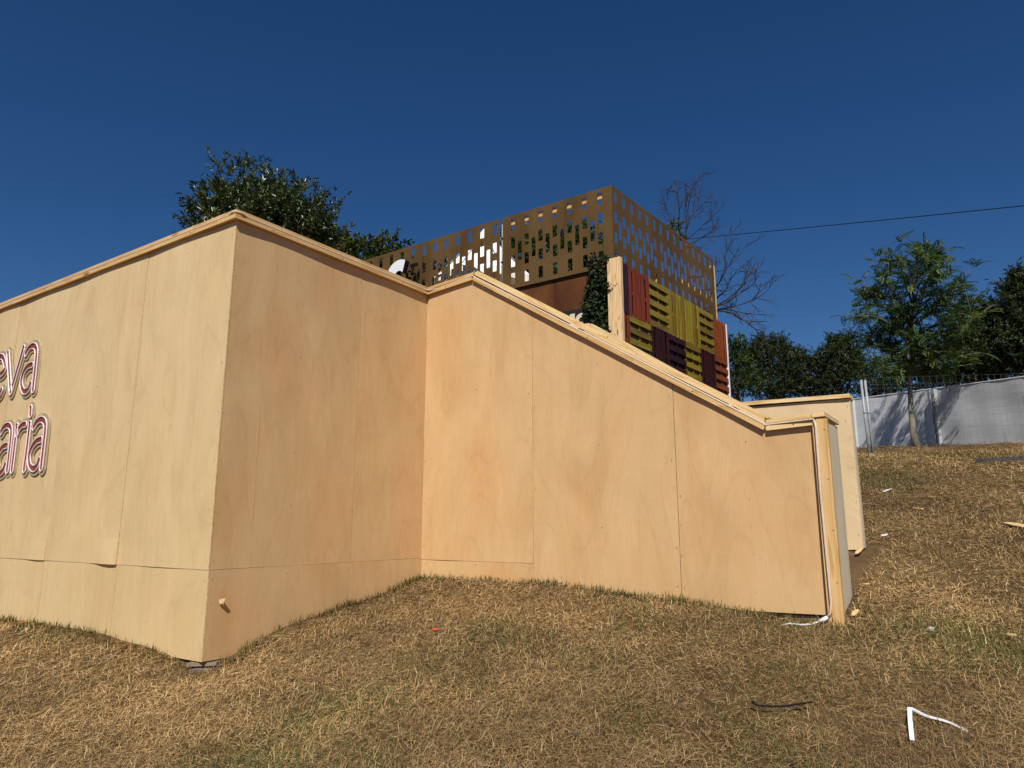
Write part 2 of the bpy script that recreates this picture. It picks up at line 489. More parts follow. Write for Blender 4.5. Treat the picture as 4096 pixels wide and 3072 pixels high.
EXPO = .25
build_world()

# ================================================================== FRONT PLYWOOD WALL
aA = az(-55.8); aB = az(34.2); dC = -aA; nA = -aB; nB = -aA
C1 = np.array([-1.94855, 4.71308, 0.0]); INN = C1 + aB*2.055
def P(base, d, s, z, n=None, o=0.0):
    q = base + d*s; q = q + (n*o if n is not None else 0)
    return np.array([q[0], q[1], z])

def ply_panel(parent, base, d, n, u0, u1, bot, top, proud=0.0, thick=.009, warp=None, screws=(), mat='ply', name='panel', gap=.0023, nx=12, ny=26, label=None, rot=0.0):
    mb = MB(); off = (random.random()*30, random.random()*30)
    ph = [random.random()*6 for _ in range(4)]
    if not callable(bot): b_ = bot; bot = lambda u: b_
    if not callable(top): t_ = top; top = lambda u: t_
    us = np.linspace(u0+gap, u1-gap, nx+1)
    def pt(i, j, back=False):
        u = us[i]; f = j/ny; z = bot(u) + (top(u)-bot(u))*f
        o = proud
        ed = min(1, 4*(u-u0)/(u1-u0), 4*(u1-u)/(u1-u0))
        o += ed*(.0022*sin(3.1*u+1.7*z+ph[0]) + .0016*sin(6.3*u-2.9*z+ph[1]) + .0008*sin(11*z+4*u+ph[2])) + .0026*ed
        if warp: o += warp((u-u0)/(u1-u0), f)
        if back: o = proud - thick
        return P(base, d, u, z, n, o), (off[0]+u*cos(rot)-z*sin(rot), off[1]+u*sin(rot)+z*cos(rot))
    for i in range(nx):
        for j in range(ny):
            q = [pt(i, j), pt(i+1, j), pt(i+1, j+1), pt(i, j+1)]
            mb.face([a[0] for a in q], [a[1] for a in q], 0)
    rim = [(i, 0) for i in range(nx)] + [(nx, j) for j in range(ny)] + [(i, ny) for i in range(nx, 0, -1)] + [(0, j) for j in range(ny, 0, -1)]
    for k in range(len(rim)):
        a, b = rim[k], rim[(k+1) % len(rim)]
        A_, B_ = pt(*a), pt(*b)
        mb.face([A_[0], pt(*a, True)[0], pt(*b, True)[0], B_[0]], [A_[1]]*2+[B_[1]]*2, 1)
    for (su, sz) in screws:
        fi = (su-u0)/(u1-u0); o = proud + .0075 + (warp(fi, (sz-bot(su))/(top(su)-bot(su))) if warp else 0)
        r = random.uniform(.0022, .0042)
        c = P(base, d, su, sz, n, o)
        mb.face([c + d*r*cos(a)*.75 + UP*r*sin(a)*1.25 for a in np.linspace(0, 2*pi, 7)[:-1]], None, 2)
    ob = mb.build(name, [M[mat], M['chipwood'], M['hole']], parent, smooth=False)
    me = ob.data
    sm = [p.material_index == 0 for p in me.polygons]; me.polygons.foreach_set('use_smooth', sm)
    if label: ob['label'] = label
    return ob

def scr_line(s, z0, z1, n, jit=.03):
    return [(s + random.uniform(-.008, .008), z0 + (z1-z0)*k/(n-1) + random.uniform(-jit, jit)) for k in range(n)]

ZC = 3.715          # contact line of the cap on walls A and B
ZS = 1.315          # horizontal seam
apex_s, apex_z, low_s, low_z, end_s = .546, 3.757, 3.013, 2.212, 3.385

front = thing('plywood_wall', (*C1[:2], .72), 'tall angular plywood wall with a stepped sloping top, pine capping and a thin white light strip', 'wall')
def corner_warp(amp, cu):
    return lambda fu, fv: amp*math.exp(-((fu-cu)/.16)**2)*math.exp(-(fv/.055)**2)
a_seams = [0, 1.13, 2.265, 3.40, 4.54, 5.68]
for k in range(5):
    u0, u1 = a_seams[k], a_seams[k+1]
    sc = scr_line(u0+.022, ZS+.06, ZC-.08, 8) + scr_line(u1-.022, ZS+.06, ZC-.08, 8) + scr_line((u0+u1)/2, ZS+.05, ZC-.1, 6)
    w = {1: corner_warp(.020, .10), 2: corner_warp(.012, .12)}.get(k)
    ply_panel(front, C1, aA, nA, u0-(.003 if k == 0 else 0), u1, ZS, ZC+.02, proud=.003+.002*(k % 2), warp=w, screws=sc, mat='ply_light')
    sc = scr_line(u0+.03, .83, ZS-.06, 3) + scr_line(u1-.03, .83, ZS-.06, 3) + [((u0+u1)/2, ZS-.05), ((u0+u1)/2+.1, .95)]
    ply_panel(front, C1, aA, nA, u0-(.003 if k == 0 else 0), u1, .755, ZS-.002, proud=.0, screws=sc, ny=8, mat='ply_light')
b_seams = [0, 1.222, 2.055]
for k in range(2):
    u0, u1 = b_seams[k], b_seams[k+1]
    sc = scr_line(u0+.024, ZS+.06, ZC-.08, 8) + scr_line(u1-.024, ZS+.06, ZC-.08, 8) + scr_line((u0+u1)/2, ZS+.05, ZC-.1, 7)
    ply_panel(front, C1, aB, nB, u0+(.0065 if k == 0 else 0), u1-(.002 if k == 1 else 0), ZS, ZC+.02, proud=-.001-.001*k, screws=sc)
    sc = scr_line(u0+.03, .9, ZS-.06, 3) + scr_line(u1-.03, 1.05, ZS-.06, 3) + [((u0+u1)/2, ZS-.05)]
    ply_panel(front, C1, aB, nB, u0+(.0065 if k == 0 else 0), u1-(.002 if k == 1 else 0), .755, ZS-.002, proud=.0, screws=sc, ny=8)
def ctop(u):
    if u <= apex_s: return ZC+.012 + (apex_z-ZC)*u/apex_s
    if u <= low_s: return apex_z + (low_z-apex_z)*(u-apex_s)/(low_s-apex_s) + .012
    return low_z + .012 + (u-low_s)*.05
def cpanel(u0, u1, bot, top, **kw):
    return ply_panel(front, INN, dC, nA, u0, u1, bot, top, **kw)
# the first C sheet is split at the apex so that its top edge stays crisp
def scr_c(u0, u1, z0):
    L = []
    for u in (u0+.024, u1-.024): L += scr_line(u, z0+.1, ctop(u)-.12, 7)
    L += scr_line((u0+u1)/2, z0+.15, ctop((u0+u1)/2)-.15, 6)
    return L
def panel_c1():
    # grid with a column exactly at the apex
    return ply_panel(front, INN, dC, nA, -.006, 1.165, ZS-.012, ctop, proud=.002, screws=scr_c(0, 1.165, ZS), nx=26)
panel_c1()
cpanel(-.006, 1.165, 1.10, ZS-.014, proud=.0, screws=[(.05, ZS-.05), (.6, ZS-.045), (1.13, ZS-.05)], ny=5)
cpanel(1.165, 2.372, 1.045, ctop, proud=.002, screws=scr_c(1.165, 2.372, 1.1))
def panel_c3():
    mbt = lambda u: 1.045 + .012*(u-2.372)
    cpanel(2.372, end_s-.004, mbt, ctop, proud=.0, screws=scr_c(2.372, end_s, 1.05), nx=30)
panel_c3()
# greyed end panel and rear skin
END = INN + dC*end_s
ply_panel(front, END, aB, nB, .012, .47, lambda u: 1.005+.07*u, 2.265, proud=-.012, mat='ply_grey', name='end_panel', nx=4, ny=10, screws=[(.44, 1.32), (.05, 2.2), (.45, 2.2)], label='greyed plywood end panel')
mb = MB()
for (b_, d_, s0, s1, n_, z0) in ((C1, aA, -.0, 5.68, nA, .7), (C1, aB, 0, 2.055, nB, .7)):
    p0 = b_ + d_*s0 - n_*.30; p1 = b_ + d_*s1 - n_*.30
    mb.bar(np.array([p0[0], p0[1], (z0+ZC)/2]), np.array([p1[0], p1[1], (z0+ZC)/2]), n_*.012, UP*(ZC-z0-.03))
back = [(0, ctop(0)), (apex_s, apex_z), (low_s, low_z), (end_s-.02, low_z+.02)]
for (s0, z0), (s1, z1) in zip(back[:-1], back[1:]):
    a0 = P(INN, dC, s0, .7, nA, -.46); a1 = P(INN, dC, s1, .7, nA, -.46)
    b1 = P(INN, dC, s1, z1-.02, nA, -.46); b0 = P(INN, dC, s0, z0-.02, nA, -.46)
    mb.face([a1, a0, b0, b1], [(s1, 0), (s0, 0), (s0, z0), (s1, z1)])
mb.build('rear_panel', M['ply'], front)

def board(name, parent, p0, p1, n, o0, o1, h0, h1, m0=0, m1=0, k0=0, k1=0, mat='pine', bevel=.003):
    p0 = np.array(p0, float); p1 = np.array(p1, float)
    t = p1-p0; t /= np.linalg.norm(t)
    u = UP - t*np.dot(UP, t); u /= np.linalg.norm(u)
    def q(p, m, k, o, h): return p + n*o + u*h + t*(m*o + k*h)
    a = [q(p0, m0, k0, o, h) for o, h in ((o0, h0), (o1, h0), (o1, h1), (o0, h1))]
    b = [q(p1, m1, k1, o, h) for o, h in ((o0, h0), (o1, h0), (o1, h1), (o0, h1))]
    mb = MB(); mb.hexa(a+b)
    # screw heads on the outer face
    L = np.linalg.norm(p1-p0)
    k = max(1, int(L/.62))
    for i in range(k):
        s = L*(i+.3+.4*random.random())/k
        c = p0 + t*s + n*(o1+.0012) + u*(h0+(h1-h0)*random.uniform(.35, .65))
        if o1 < .06 and (h1-h0) < .05 and o0 >= 0:
            mb.face([c + t*.0048*cos(x) + u*.0048*sin(x) for x in np.linspace(0, 2*pi, 7)[:-1]], None, 1)
    return mb.build(name, [M[mat], M['hole']], parent)

def seg(p0, p1, n, mats=('pine', 'pine'), m0=0, m1=0, wide=.30, kt0=0, kt1=0, btm=(0, .030), topb=(.049, .074), oh=.022, parent=None, splits=()):
    parent = parent or front
    p0 = np.array(p0, float); p1 = np.array(p1, float)
    cuts = [0] + list(splits) + [1]
    for a, b in zip(cuts[:-1], cuts[1:]):
        q0 = p0 + (p1-p0)*a; q1 = p0 + (p1-p0)*b
        g = .0012
        t = (p1-p0)/np.linalg.norm(p1-p0)
        f, l = a == 0, b == 1
        q0 = q0 + (0 if f else t*g); q1 = q1 - (0 if l else t*g)
        board('batten', parent, q0, q1, n, .0105, .036, btm[0], btm[1], m0 if f else 0, m1 if l else 0, 0, 0, mats[0])
        board('cap_board', parent, q0, q1, n, -wide, oh, topb[0], topb[1], m0 if f else 0, m1 if l else 0, kt0 if f else 0, kt1 if l else 0, mats[1])

pA0 = P(C1, aA, 5.68, ZC); pC = P(C1, aA, 0, ZC); pI = P(INN, aB, 0, ZC)
pAp = P(INN, dC, apex_s, apex_z); pLo = P(INN, dC, low_s, low_z); pEn = P(INN, dC, end_s, low_z+.02)
th = math.atan((apex_z-low_z)/(low_s-apex_s))
seg(pA0, pC, nA, m1=1, splits=(.38, .72))
seg(pC, pI, nB, m0=-1, m1=-1, splits=(.22,))
seg(pI + dC*.0, pAp, nA, m0=1, wide=.45, kt1=math.tan(th/2))
tS = (pLo-pAp)/np.linalg.norm(pLo-pAp)
seg(pAp + tS*.004, pLo - tS*.012, nA, ('pine', 'pine_pale'), wide=.47, kt0=-math.tan(th/2), kt1=-.5, topb=(.050, .078), oh=.020, splits=(.62,))
board('cap_board', front, pAp + tS*.012, pAp + tS*1.50, nA, -.43, .012, .079, .094, k0=-.25, mat='pine_pale')
board('cap_board', front, pAp + tS*1.508, pLo - tS*.03, nA, -.43, .014, .079, .093, mat='pine_pale')
tE = (pEn-pLo)/np.linalg.norm(pEn-pLo)
seg(pLo + tE*.01, pEn - tE*.068, nA, ('pine_pale', 'pine_pale'), wide=.45, oh=.022)
board('cap_board', front, pEn - tE*.07, pEn + tE*.006, nA, -.47, .030, .049, .076, mat='pine_pale')
# end post with its inner strip
def vpost(name, s0, s1, o0, o1, z0, z1, mat):
    mb = MB()
    q = lambda z: [P(INN, dC, s0, z, nA, o0), P(INN, dC, s1, z, nA, o0), P(INN, dC, s1, z, nA, o1), P(INN, dC, s0, z, nA, o1)]
    mb.hexa(q(z0)+q(z1))
    for z in np.linspace(z0+.3, z1-.07, 4):
        c = P(INN, dC, (s0+s1)/2+.012, z, nA, o1+.0012)
        mb.face([c + dC*.0045*cos(x) + UP*.0045*sin(x) for x in np.linspace(0, 2*pi, 7)[:-1]], None, 1)
    return mb.build(name, [M[mat], M['screw']], front)
vpost('end_post', 3.338, 3.403, .0105, .052, .955, 2.262, 'pine')
vpost('end_strip', 3.312, 3.335, .0105, .040, 1.00, 2.245, 'pine')

# white silicone light strip following the capping, with its cable and connector at the foot of the post
def strip(parent):
    mb = MB(); e = .0300
    def off(p, n, t, m): return p + n*e + t*(m*e)
    uS = np.cross(tS, nA); uS = uS if uS[2] > 0 else -uS
    pts = [pA0 + nA*e + UP*.0385, pC + nA*e - aA*.0 + UP*.0385 + aA*.05]
    pts += [pC + nA*(e+.012) + nB*.004 + UP*.046, pC + nA*e + nB*(e) + UP*.049, pC + nB*(e+.012) + UP*.046 + aB*.01, pC + nB*e + aB*.07 + UP*.0385]
    pts += [pI + nB*e - aB*.10 + UP*.0385, pI + nB*(e+.01) - aB*.045 + UP*.037, pI + nB*(e+.018) + nA*(e+.012) + UP*.036, pI + nA*(e+.008) + dC*.08 + UP*.037]
    pts += [pI + nA*e + dC*.15 + UP*.0385, pAp + nA*e + UP*.040, pAp + nA*e + tS*.05 + UP*.038]
    pts += [pLo - tS*.03 + nA*e + uS*.0385, pLo + nA*(e+.006) + UP*.038, pLo + tE*.05 + nA*(e+.004) + UP*.0385]
    zt = low_z+.056
    pts += [P(INN, dC, 3.318, zt-.004, nA, .046), P(INN, dC, 3.328, zt-.012, nA, .050)]
    mb.tube(pts, .0062, n=8)
    # down the end strip
    p2 = [P(INN, dC, 3.328, zt-.012, nA, .050), P(INN, dC, 3.334, zt-.05, nA, .054), P(INN, dC, 3.330, 1.8, nA, .053), P(INN, dC, 3.334, 1.4, nA, .053), P(INN, dC, 3.338, 1.13, nA, .056), P(INN, dC, 3.330, 1.075, nA, .058), P(INN, dC, 3.305, 1.045, nA, .058)]
    mb.tube(p2, .0070, n=8)
    o = mb.build('light_strip', M['led'], parent, smooth=True)
    mb = MB(); mb.tube([P(INN, dC, 3.312, 1.052, nA, .058), P(INN, dC, 3.295, 1.038, nA, .060), P(INN, dC, 3.262, 1.022, nA, .066)], [.0095, .014, .010], n=8)
    mb.build('connector', M['white_plastic'], o, smooth=True)
    c = [P(INN, dC, 3.262, 1.022, nA, .066), P(INN, dC, 3.22, 1.004, nA, .08), P(INN, dC, 3.16, .999, nA, .10), P(INN, dC, 3.10, 1.004, nA, .11), P(INN, dC, 3.04, .985, nA, .11)]
    mb = MB(); mb.tube(c, .0055, n=8); mb.build('cable', M['white_plastic'], o, smooth=True)
strip(front)

# torn splinter of veneer on wall B
def splinter():
    w = on_plane(880, 2405, C1[:2], aB[:2])
    s = float(np.dot(w[:2]-C1[:2], aB[:2])); z = float(w[2])
    mb = MB()
    def q(ds, dz, o): return P(C1, aB, s+ds, z+dz, nB, o+.003)
    pts = [(q(-.014, .012, .004), q(.004, .02, .035), q(.006, -.012, .03)), (q(-.014, .012, .004), q(.006, -.012, .03), q(-.008, -.016, .006)),
           (q(.012, .014, .004), q(.010, .022, .04), q(.018, -.02, .012)), (q(.004, .02, .035), q(.010, .022, .04), q(.006, -.012, .03)),
           (q(-.008, -.016, .006), q(.006, -.012, .03), q(.004, -.024, .005))]
    for t in pts:
        mb.face(t, [(0, 0), (.02, 0), (.02, .02)])
        mb.face([p - nB*.0025 for p in t][::-1], [(0, 0), (.02, 0), (.02, .02)])
    mb.build('veneer_splinter', M['chipwood'], front)
splinter()
# skids under the wall
mb = MB()
g0 = float(gh(C1[0]-.02, C1[1]-.06))
fw = np.array([.012, -.022, 0])
mb.bar(P(C1, aA, .12, .737, nA, .0)+fw, P(C1, aB, .13, .735, nB, .0)+fw, np.array([.02, .07, 0]), UP*.022)
mb.build('skid', M['grey_wood'], front)
mb = MB()
mb.bar(P(C1, aA, .09, .702, nA, .0)+fw*1.4, P(C1, aB, .10, .700, nB, .0)+fw*1.4, np.array([.02, .07, 0]), UP*.022)
mb.build('skid', M['grey_wood'], front)
mb = MB()
mb.bar(P(INN, dC, 2.95, 1.03, nA, -.05), P(INN, dC, 3.36, 1.02, nA, -.05), nA*.06, UP*.035)
mb.build('skid', M['grey_wood'], front)
mb = MB()
mb.bar(P(INN, dC, 2.2, 1.0, nA, -.06), P(INN, dC, 3.36, .93, nA, -.06), nA*.04, UP*.13)
mb.build('skid', M['grey_wood'], front)
mb = MB(); mb.bar(P(INN, dC, 3.40, .90, nA, -.03), P(INN, dC, 3.40, 1.02, nA, -.03), dC*.03, nA*.05)
mb.build('foot_block', M['chipwood'], front)

# ================================================================== REAR PLYWOOD WALL (mirrors the stepped top)
R0 = np.array([*(CAM+ray(3456, 2192)*6.7)[:2], 0.0]); aF = az(-57.0)
nF = np.array([aF[1], -aF[0], 0]); nF = nF if nF[1] < 0 else -nF
eF = az(33.0)
rear = thing('plywood_wall', (*R0[:2], 1.38), 'pale plywood wall behind the front one, with a flat pine cap and diagonal grain', 'wall')
bs, bz, as_, az_ = .985, 2.685, 2.46, 3.685
def rtop(u):
    if u <= bs: return 2.667
    if u <= as_: return bz + (az_-bz)*(u-bs)/(as_-bs) - .02
    return az_ - .02
ply_panel(rear, R0, aF, nF, 0.004, 1.22, lambda u: 1.40-.05*u, rtop, proud=0, mat='ply_pale', nx=26, ny=14, rot=1.0,
          screws=scr_line(.03, 1.5, 2.6, 5) + [(.62, 2.62), (.8, 2.45), (.05, 2.48)])
ply_panel(rear, R0, aF, nF, 1.22, 2.44, 1.2, rtop, proud=.001, nx=20, ny=14)
ply_panel(rear, R0, aF, nF, 2.44, 3.6, 1.2, rtop, proud=0, nx=8, ny=14)
ply_panel(rear, R0, eF, -aF, .012, .165, 1.41, 2.672, proud=-.004, mat='ply_grey', name='end_panel', nx=3, ny=8, label='narrow greyed end panel')
mb = MB()
for s0, s1 in ((0.004, bs), (bs, as_), (as_, 3.6)):
    a0 = P(R0, aF, s0, 1.2, nF, -.15); a1 = P(R0, aF, s1, 1.2, nF, -.15); b1 = P(R0, aF, s1, rtop(s1), nF, -.15); b0 = P(R0, aF, s0, rtop(s0+1e-4), nF, -.15)
    mb.face([a0, a1, b1, b0], [(s0, 0), (s1, 0), (s1, 2), (s0, 2)])
mb.build('rear_panel', M['ply_pale'], rear)
rz = lambda s, z: P(R0, aF, s, z)
board('cap_board', rear, rz(bs+.02, 2.685), rz(-.004, 2.672), nF, -.175, .03, 0, .034, mat='pine_pale')
board('cap_board', rear, rz(as_, az_), rz(bs, bz), nF, -.175, .03, 0, .036, mat='pine_pale')
board('cap_board', rear, rz(3.6, az_), rz(as_+.002, az_), nF, -.175, .03, 0, .036, mat='pine_pale')
mb = MB(); mb.bar(rz(.02, 1.345) + nF*.02, rz(.55, 1.33) + nF*.02, nF*.12, UP*.05)
mb.build('skid', M['grey_wood'], rear)
# ================================================================== ROOF-TERRACE KIOSK
K = np.array([*(CAM+ray(2446, 740)*10.5)[:2], 0.0])
aL = az(-54.5); aR = az(37.8)
nL = np.array([-aL[1], aL[0], 0]); nL = nL if nL[1] < 0 else -nL
nR = np.array([aR[1], -aR[0], 0])
def Lp(s, z, o=0): return P(K, aL, s, z, nL, o)
def Rp(s, z, o=0): return P(K, aR, s, z, nR, o)
Z_T, Z_B = 6.853, 5.522
kiosk = thing('kiosk', (*K[:2], 2.1), 'brown stained timber kiosk with a roof terrace, standing uphill behind the plywood walls', 'kiosk')
def slab(name, pts4, n, t, mat, parent, uvs=None):
    mb = MB(); a = [np.array(p) for p in pts4]; b = [p - n*t for p in a]
    w = np.linalg.norm(a[1]-a[0]); h = np.linalg.norm(a[3]-a[0]); o = random.random()*20
    uv = [(o, o), (o+w, o), (o+w, o+h), (o, o+h)]
    mb.face(a, uv); mb.face(b[::-1], uv)
    for i in range(4):
        j = (i+1) % 4
        mb.face([a[i], b[i], b[j], a[j]], [(o, o), (o+t, o), (o+t, o+w), (o, o+w)])
    return mb.build(name, M[mat] if isinstance(mat, str) else mat, parent)
def lrect(s0, s1, z0, z1, o): return [Lp(s1, z0, o), Lp(s0, z0, o), Lp(s0, z1, o), Lp(s1, z1, o)]
def rrect(s0, s1, z0, z1, o): return [Rp(s0, z0, o), Rp(s1, z0, o), Rp(s1, z1, o), Rp(s0, z1, o)]
sv = on_plane(2214, 1180, K[:2], aL[:2]); s_seam = float(np.dot(sv[:2]-K[:2], aL[:2]))
for a, b in ((.03, s_seam-.006), (s_seam+.006, s_seam+1.24), (s_seam+1.25, s_seam+2.48), (s_seam+2.49, s_seam+3.7), (s_seam+3.71, 6.4)):
    slab('wall_board', lrect(a, b, 2.0, 5.55, -.045), nL, .02, 'brown_ply', kiosk)
slab('wall_board', rrect(-.0, 4.0, 2.0, 5.44, -.02), nR, .02, 'brown_ply', kiosk)
slab('wall_board', [Lp(6.4, 2, -.05), Lp(6.4, 2, -4), Lp(6.4, 5.4, -4), Lp(6.4, 5.4, -.05)], aL, .02, 'brown_ply', kiosk)
mb = MB()
c0, c1_, c2, c3 = Lp(0, 5.40, -.07), Lp(6.38, 5.40, -.07), Lp(6.38, 5.40, -.07) + aR*3.95, Lp(0, 5.40, -.07) + aR*3.95
mb.hexa([c0, c1_, c2, c3] + [p + UP*.05 for p in (c0, c1_, c2, c3)])
mb.build('roof_deck', M['timber'], kiosk)
# dark name board with the two letters that can be read beside the ivy
t0 = on_plane(2229, 1249, K[:2], aL[:2]); t1 = on_plane(2336, 1230, K[:2], aL[:2])
zt_ = float((t0[2]+t1[2])/2); s_l = float(np.dot(t0[:2]-K[:2], aL[:2]))
sign = slab('sign_panel', lrect(.10, s_l+.05, zt_-.62, zt_, -.030), nL, .012, 'sign_dark', kiosk)
def lett(px0, py0, px1, py1):
    a = on_plane(px0, py0, K[:2], aL[:2]); b = on_plane(px1, py1, K[:2], aL[:2])
    return float(np.dot(a[:2]-K[:2], aL[:2])), float(a[2]), float(np.dot(b[:2]-K[:2], aL[:2])), float(b[2])
def flat_poly(name, pts, o, parent, mat, t=.008):
    """pts: list of (s,z) quads"""
    mb = MB()
    for q in pts:
        f = [Lp(s, z, o) for s, z in q]; mb.face(f)
        mb.face([p - nL*t for p in f][::-1])
    return mb.build(name, M[mat], parent)
sI0, zI, sI1, _z = lett(2276, 1256, 2296, 1252)
hI = .34
flat_poly('letter', [[(sI0, zI-hI), (sI1, zI-hI), (sI1, zI), (sI0, zI)]], -.024, sign, 'cream')
sS0, _q, sS1, zS = lett(2300, 1256, 2347, 1246)
cw = abs(sS1-sS0)
def s_letter():
    # an upper-case S drawn as a ribbon: two stacked arcs
    pts = []
    sc_, r1 = (sS0+sS1)/2, hI*.25
    w = cw*.40
    for a in np.linspace(20, 270, 18): pts.append((sc_ - w*cos(radians(a))*1.0, zS-.02 - r1 + r1*sin(radians(a))*.86))
    for a in np.linspace(90, -160, 18)[1:]: pts.append((sc_ - w*cos(radians(a)), zS-.02 - 3*r1*.92 + r1*sin(radians(a))*.86))
    q = []; hw = .034
    for i in range(len(pts)-1):
        a, b = np.array(pts[i]), np.array(pts[i+1])
        pv = np.array(pts[max(0, i-1)]); nx_ = np.array(pts[min(len(pts)-1, i+2)])
        def nn(u, v): d = v-u; d = d/np.linalg.norm(d); return np.array([-d[1], d[0]])
        na, nb = nn(pv, b), nn(a, nx_)
        q.append([tuple(a+na*hw), tuple(a-na*hw), tuple(b-nb*hw), tuple(b+nb*hw)])
    flat_poly('letter', q, -.024, sign, 'cream')
s_letter()

# ------------------------------------------------------------------ perforated sheets
def perforated(parent, pf, n, s0, s1, cols, skip_tall=(), t=.006, half=.043):
    H = Z_T - Z_B
    rows = [(.05, .20), (.305, .457), (.558, .71), (.79, .945)]
    tall = [(.384, .637)]
    cols = sorted(cols); mids = [((a+b)/2) for a, b in zip(cols[:-1], cols[1:]) if b-a < .45]
    strips = [(c-half, c+half, rows) for c in cols] + [(m-half*.92, m+half*.92, tall) for m in mids]
    strips.sort(); mb = MB(); x = s0; off = random.random()*10
    def rect(a, b, z0, z1):
        q = [pf(a, z0, 0), pf(b, z0, 0), pf(b, z1, 0), pf(a, z1, 0)]
        uv = [(off+a, z0), (off+b, z0), (off+b, z1), (off+a, z1)]
        mb.face(q, uv); mb.face([p - n*t for p in q][::-1], uv)
    def wall(p, q):
        mb.face([p, p - n*t, q - n*t, q])
    for a, b, hs in strips:
        if a > x: rect(x, a, Z_B, Z_T)
        z = Z_B
        hz = sorted([(Z_T - h1*H, Z_T - h0*H) for h0, h1 in hs])
        for z0, z1 in hz:
            rect(a, b, z, z0); z = z1
            # rounded corner fillets
            for (cx, cz, sx, sz) in ((a, z0, 1, 1), (b, z0, -1, 1), (b, z1, -1, -1), (a, z1, 1, -1)):
                r = .010
                tri = [pf(cx, cz, 0), pf(cx+sx*r, cz, 0), pf(cx, cz+sz*r, 0)]
                mb.face(tri); mb.face([p - n*t for p in tri][::-1])
            c = [pf(a, z0, 0), pf(b, z0, 0), pf(b, z1, 0), pf(a, z1, 0)]
            for i in range(4): wall(c[i], c[(i+1) % 4])
        rect(a, b, z, Z_T)
        x = b
    if x < s1: rect(x, s1, Z_B, Z_T)
    c = [pf(s0, Z_B, 0), pf(s1, Z_B, 0), pf(s1, Z_T, 0), pf(s0, Z_T, 0)]
    for i in range(4): wall(c[i], c[(i+1) % 4])
    for _ in range(7):
        s = random.uniform(s0+.05, s1-.05); z = random.choice([Z_T-.03, Z_B+.04, (Z_T+Z_B)/2])
        q = [pf(s-.006, z-.006, .0015), pf(s+.006, z-.006, .0015), pf(s+.006, z+.006, .0015), pf(s-.006, z+.006, .0015)]
        mb.face(q, None, 1)
    return mb.build('perforated_sheet', [M['corten'], M['screw']], parent)

corner = thing('balustrade_screen', (*K[:2], Z_B), 'corner screen of perforated brown sheet metal on the roof terrace, before the bare branches', 'metal screen')
perforated(corner, Lp, nL, .006, 2.125, [.216 + .2815*k for k in range(7)])
perforated(corner, Rp, nR, .0, 1.551, [.10 + .272*k for k in range(6)])
perforated(corner, Rp, nR, 1.557, 4.06, [1.709 + .2745*k for k in range(9)])
def rail(parent, pf, s0, s1, z0, z1, o0, o1, mat, name='rail'):
    mb = MB()
    q = lambda s: [pf(s, z0, o0), pf(s, z0, o1), pf(s, z1, o1), pf(s, z1, o0)]
    mb.hexa(q(s0)+q(s1)); return mb.build(name, M[mat], parent)
rail(corner, Lp, .05, 2.12, 6.690, 6.735, -.075, -.03, 'pine')
rail(corner, Lp, .05, 2.12, 6.748, 6.780, -.075, -.03, 'pine')
rail(corner, Rp, 2.45, 4.05, 5.955, 6.03, -.085, -.035, 'pine_pale')
for s in (.05, 1.52, 2.75): rail(corner, Rp, s, s+.045, 5.45, 5.92, -.078, -.033, 'pine_pale', 'stud')
zs_ = float(on_plane(2862, 1065, K[:2], aR[:2])[2])
rail(corner, Rp, 4.085, 4.15, 4.6, zs_, -.09, -.01, 'pine_pale', 'stud')
side = thing('balustrade_screen', (*Lp(2.19, Z_B)[:2], Z_B), 'long perforated brown screen on the terrace edge, with the white parasol behind it', 'metal screen')
perforated(side, Lp, nL, 2.19, 3.826, [2.297 + .280*k for k in range(6)])
perforated(side, Lp, nL, 3.832, 5.75, [3.962 + .288*k for k in range(6)])
rail(side, Lp, 2.2, 5.7, 6.475, 6.535, -.08, -.04, 'steel')
mb = MB(); mb.tube([Lp(2.165, 5.42, -.06), Lp(2.165, 6.76, -.06)], .022, 10); mb.build('tube_post', M['steel'], side, smooth=True)
mb = MB()
for z in (6.5, 6.06, 5.62):
    mb = MB(); mb.bar(Lp(2.145, z, -.03), Lp(2.185, z, -.03), nL*.02, UP*.02); mb.build('clamp', M['black'], side)
for s, z0, z1 in ((2.577, 6.33, 6.62), (2.577+.28*-1+.0, 5.55, 5.90), (3.962+.02, 6.30, 6.58), (4.538, 6.50, 6.60)):
    mb = MB(); mb.tube([Lp(s, z1, .006), Lp(s+.005, (z0+z1)/2, .010), Lp(s-.01, z0, .006)], .006, 6)
    mb.build('cable', M['black'], side)

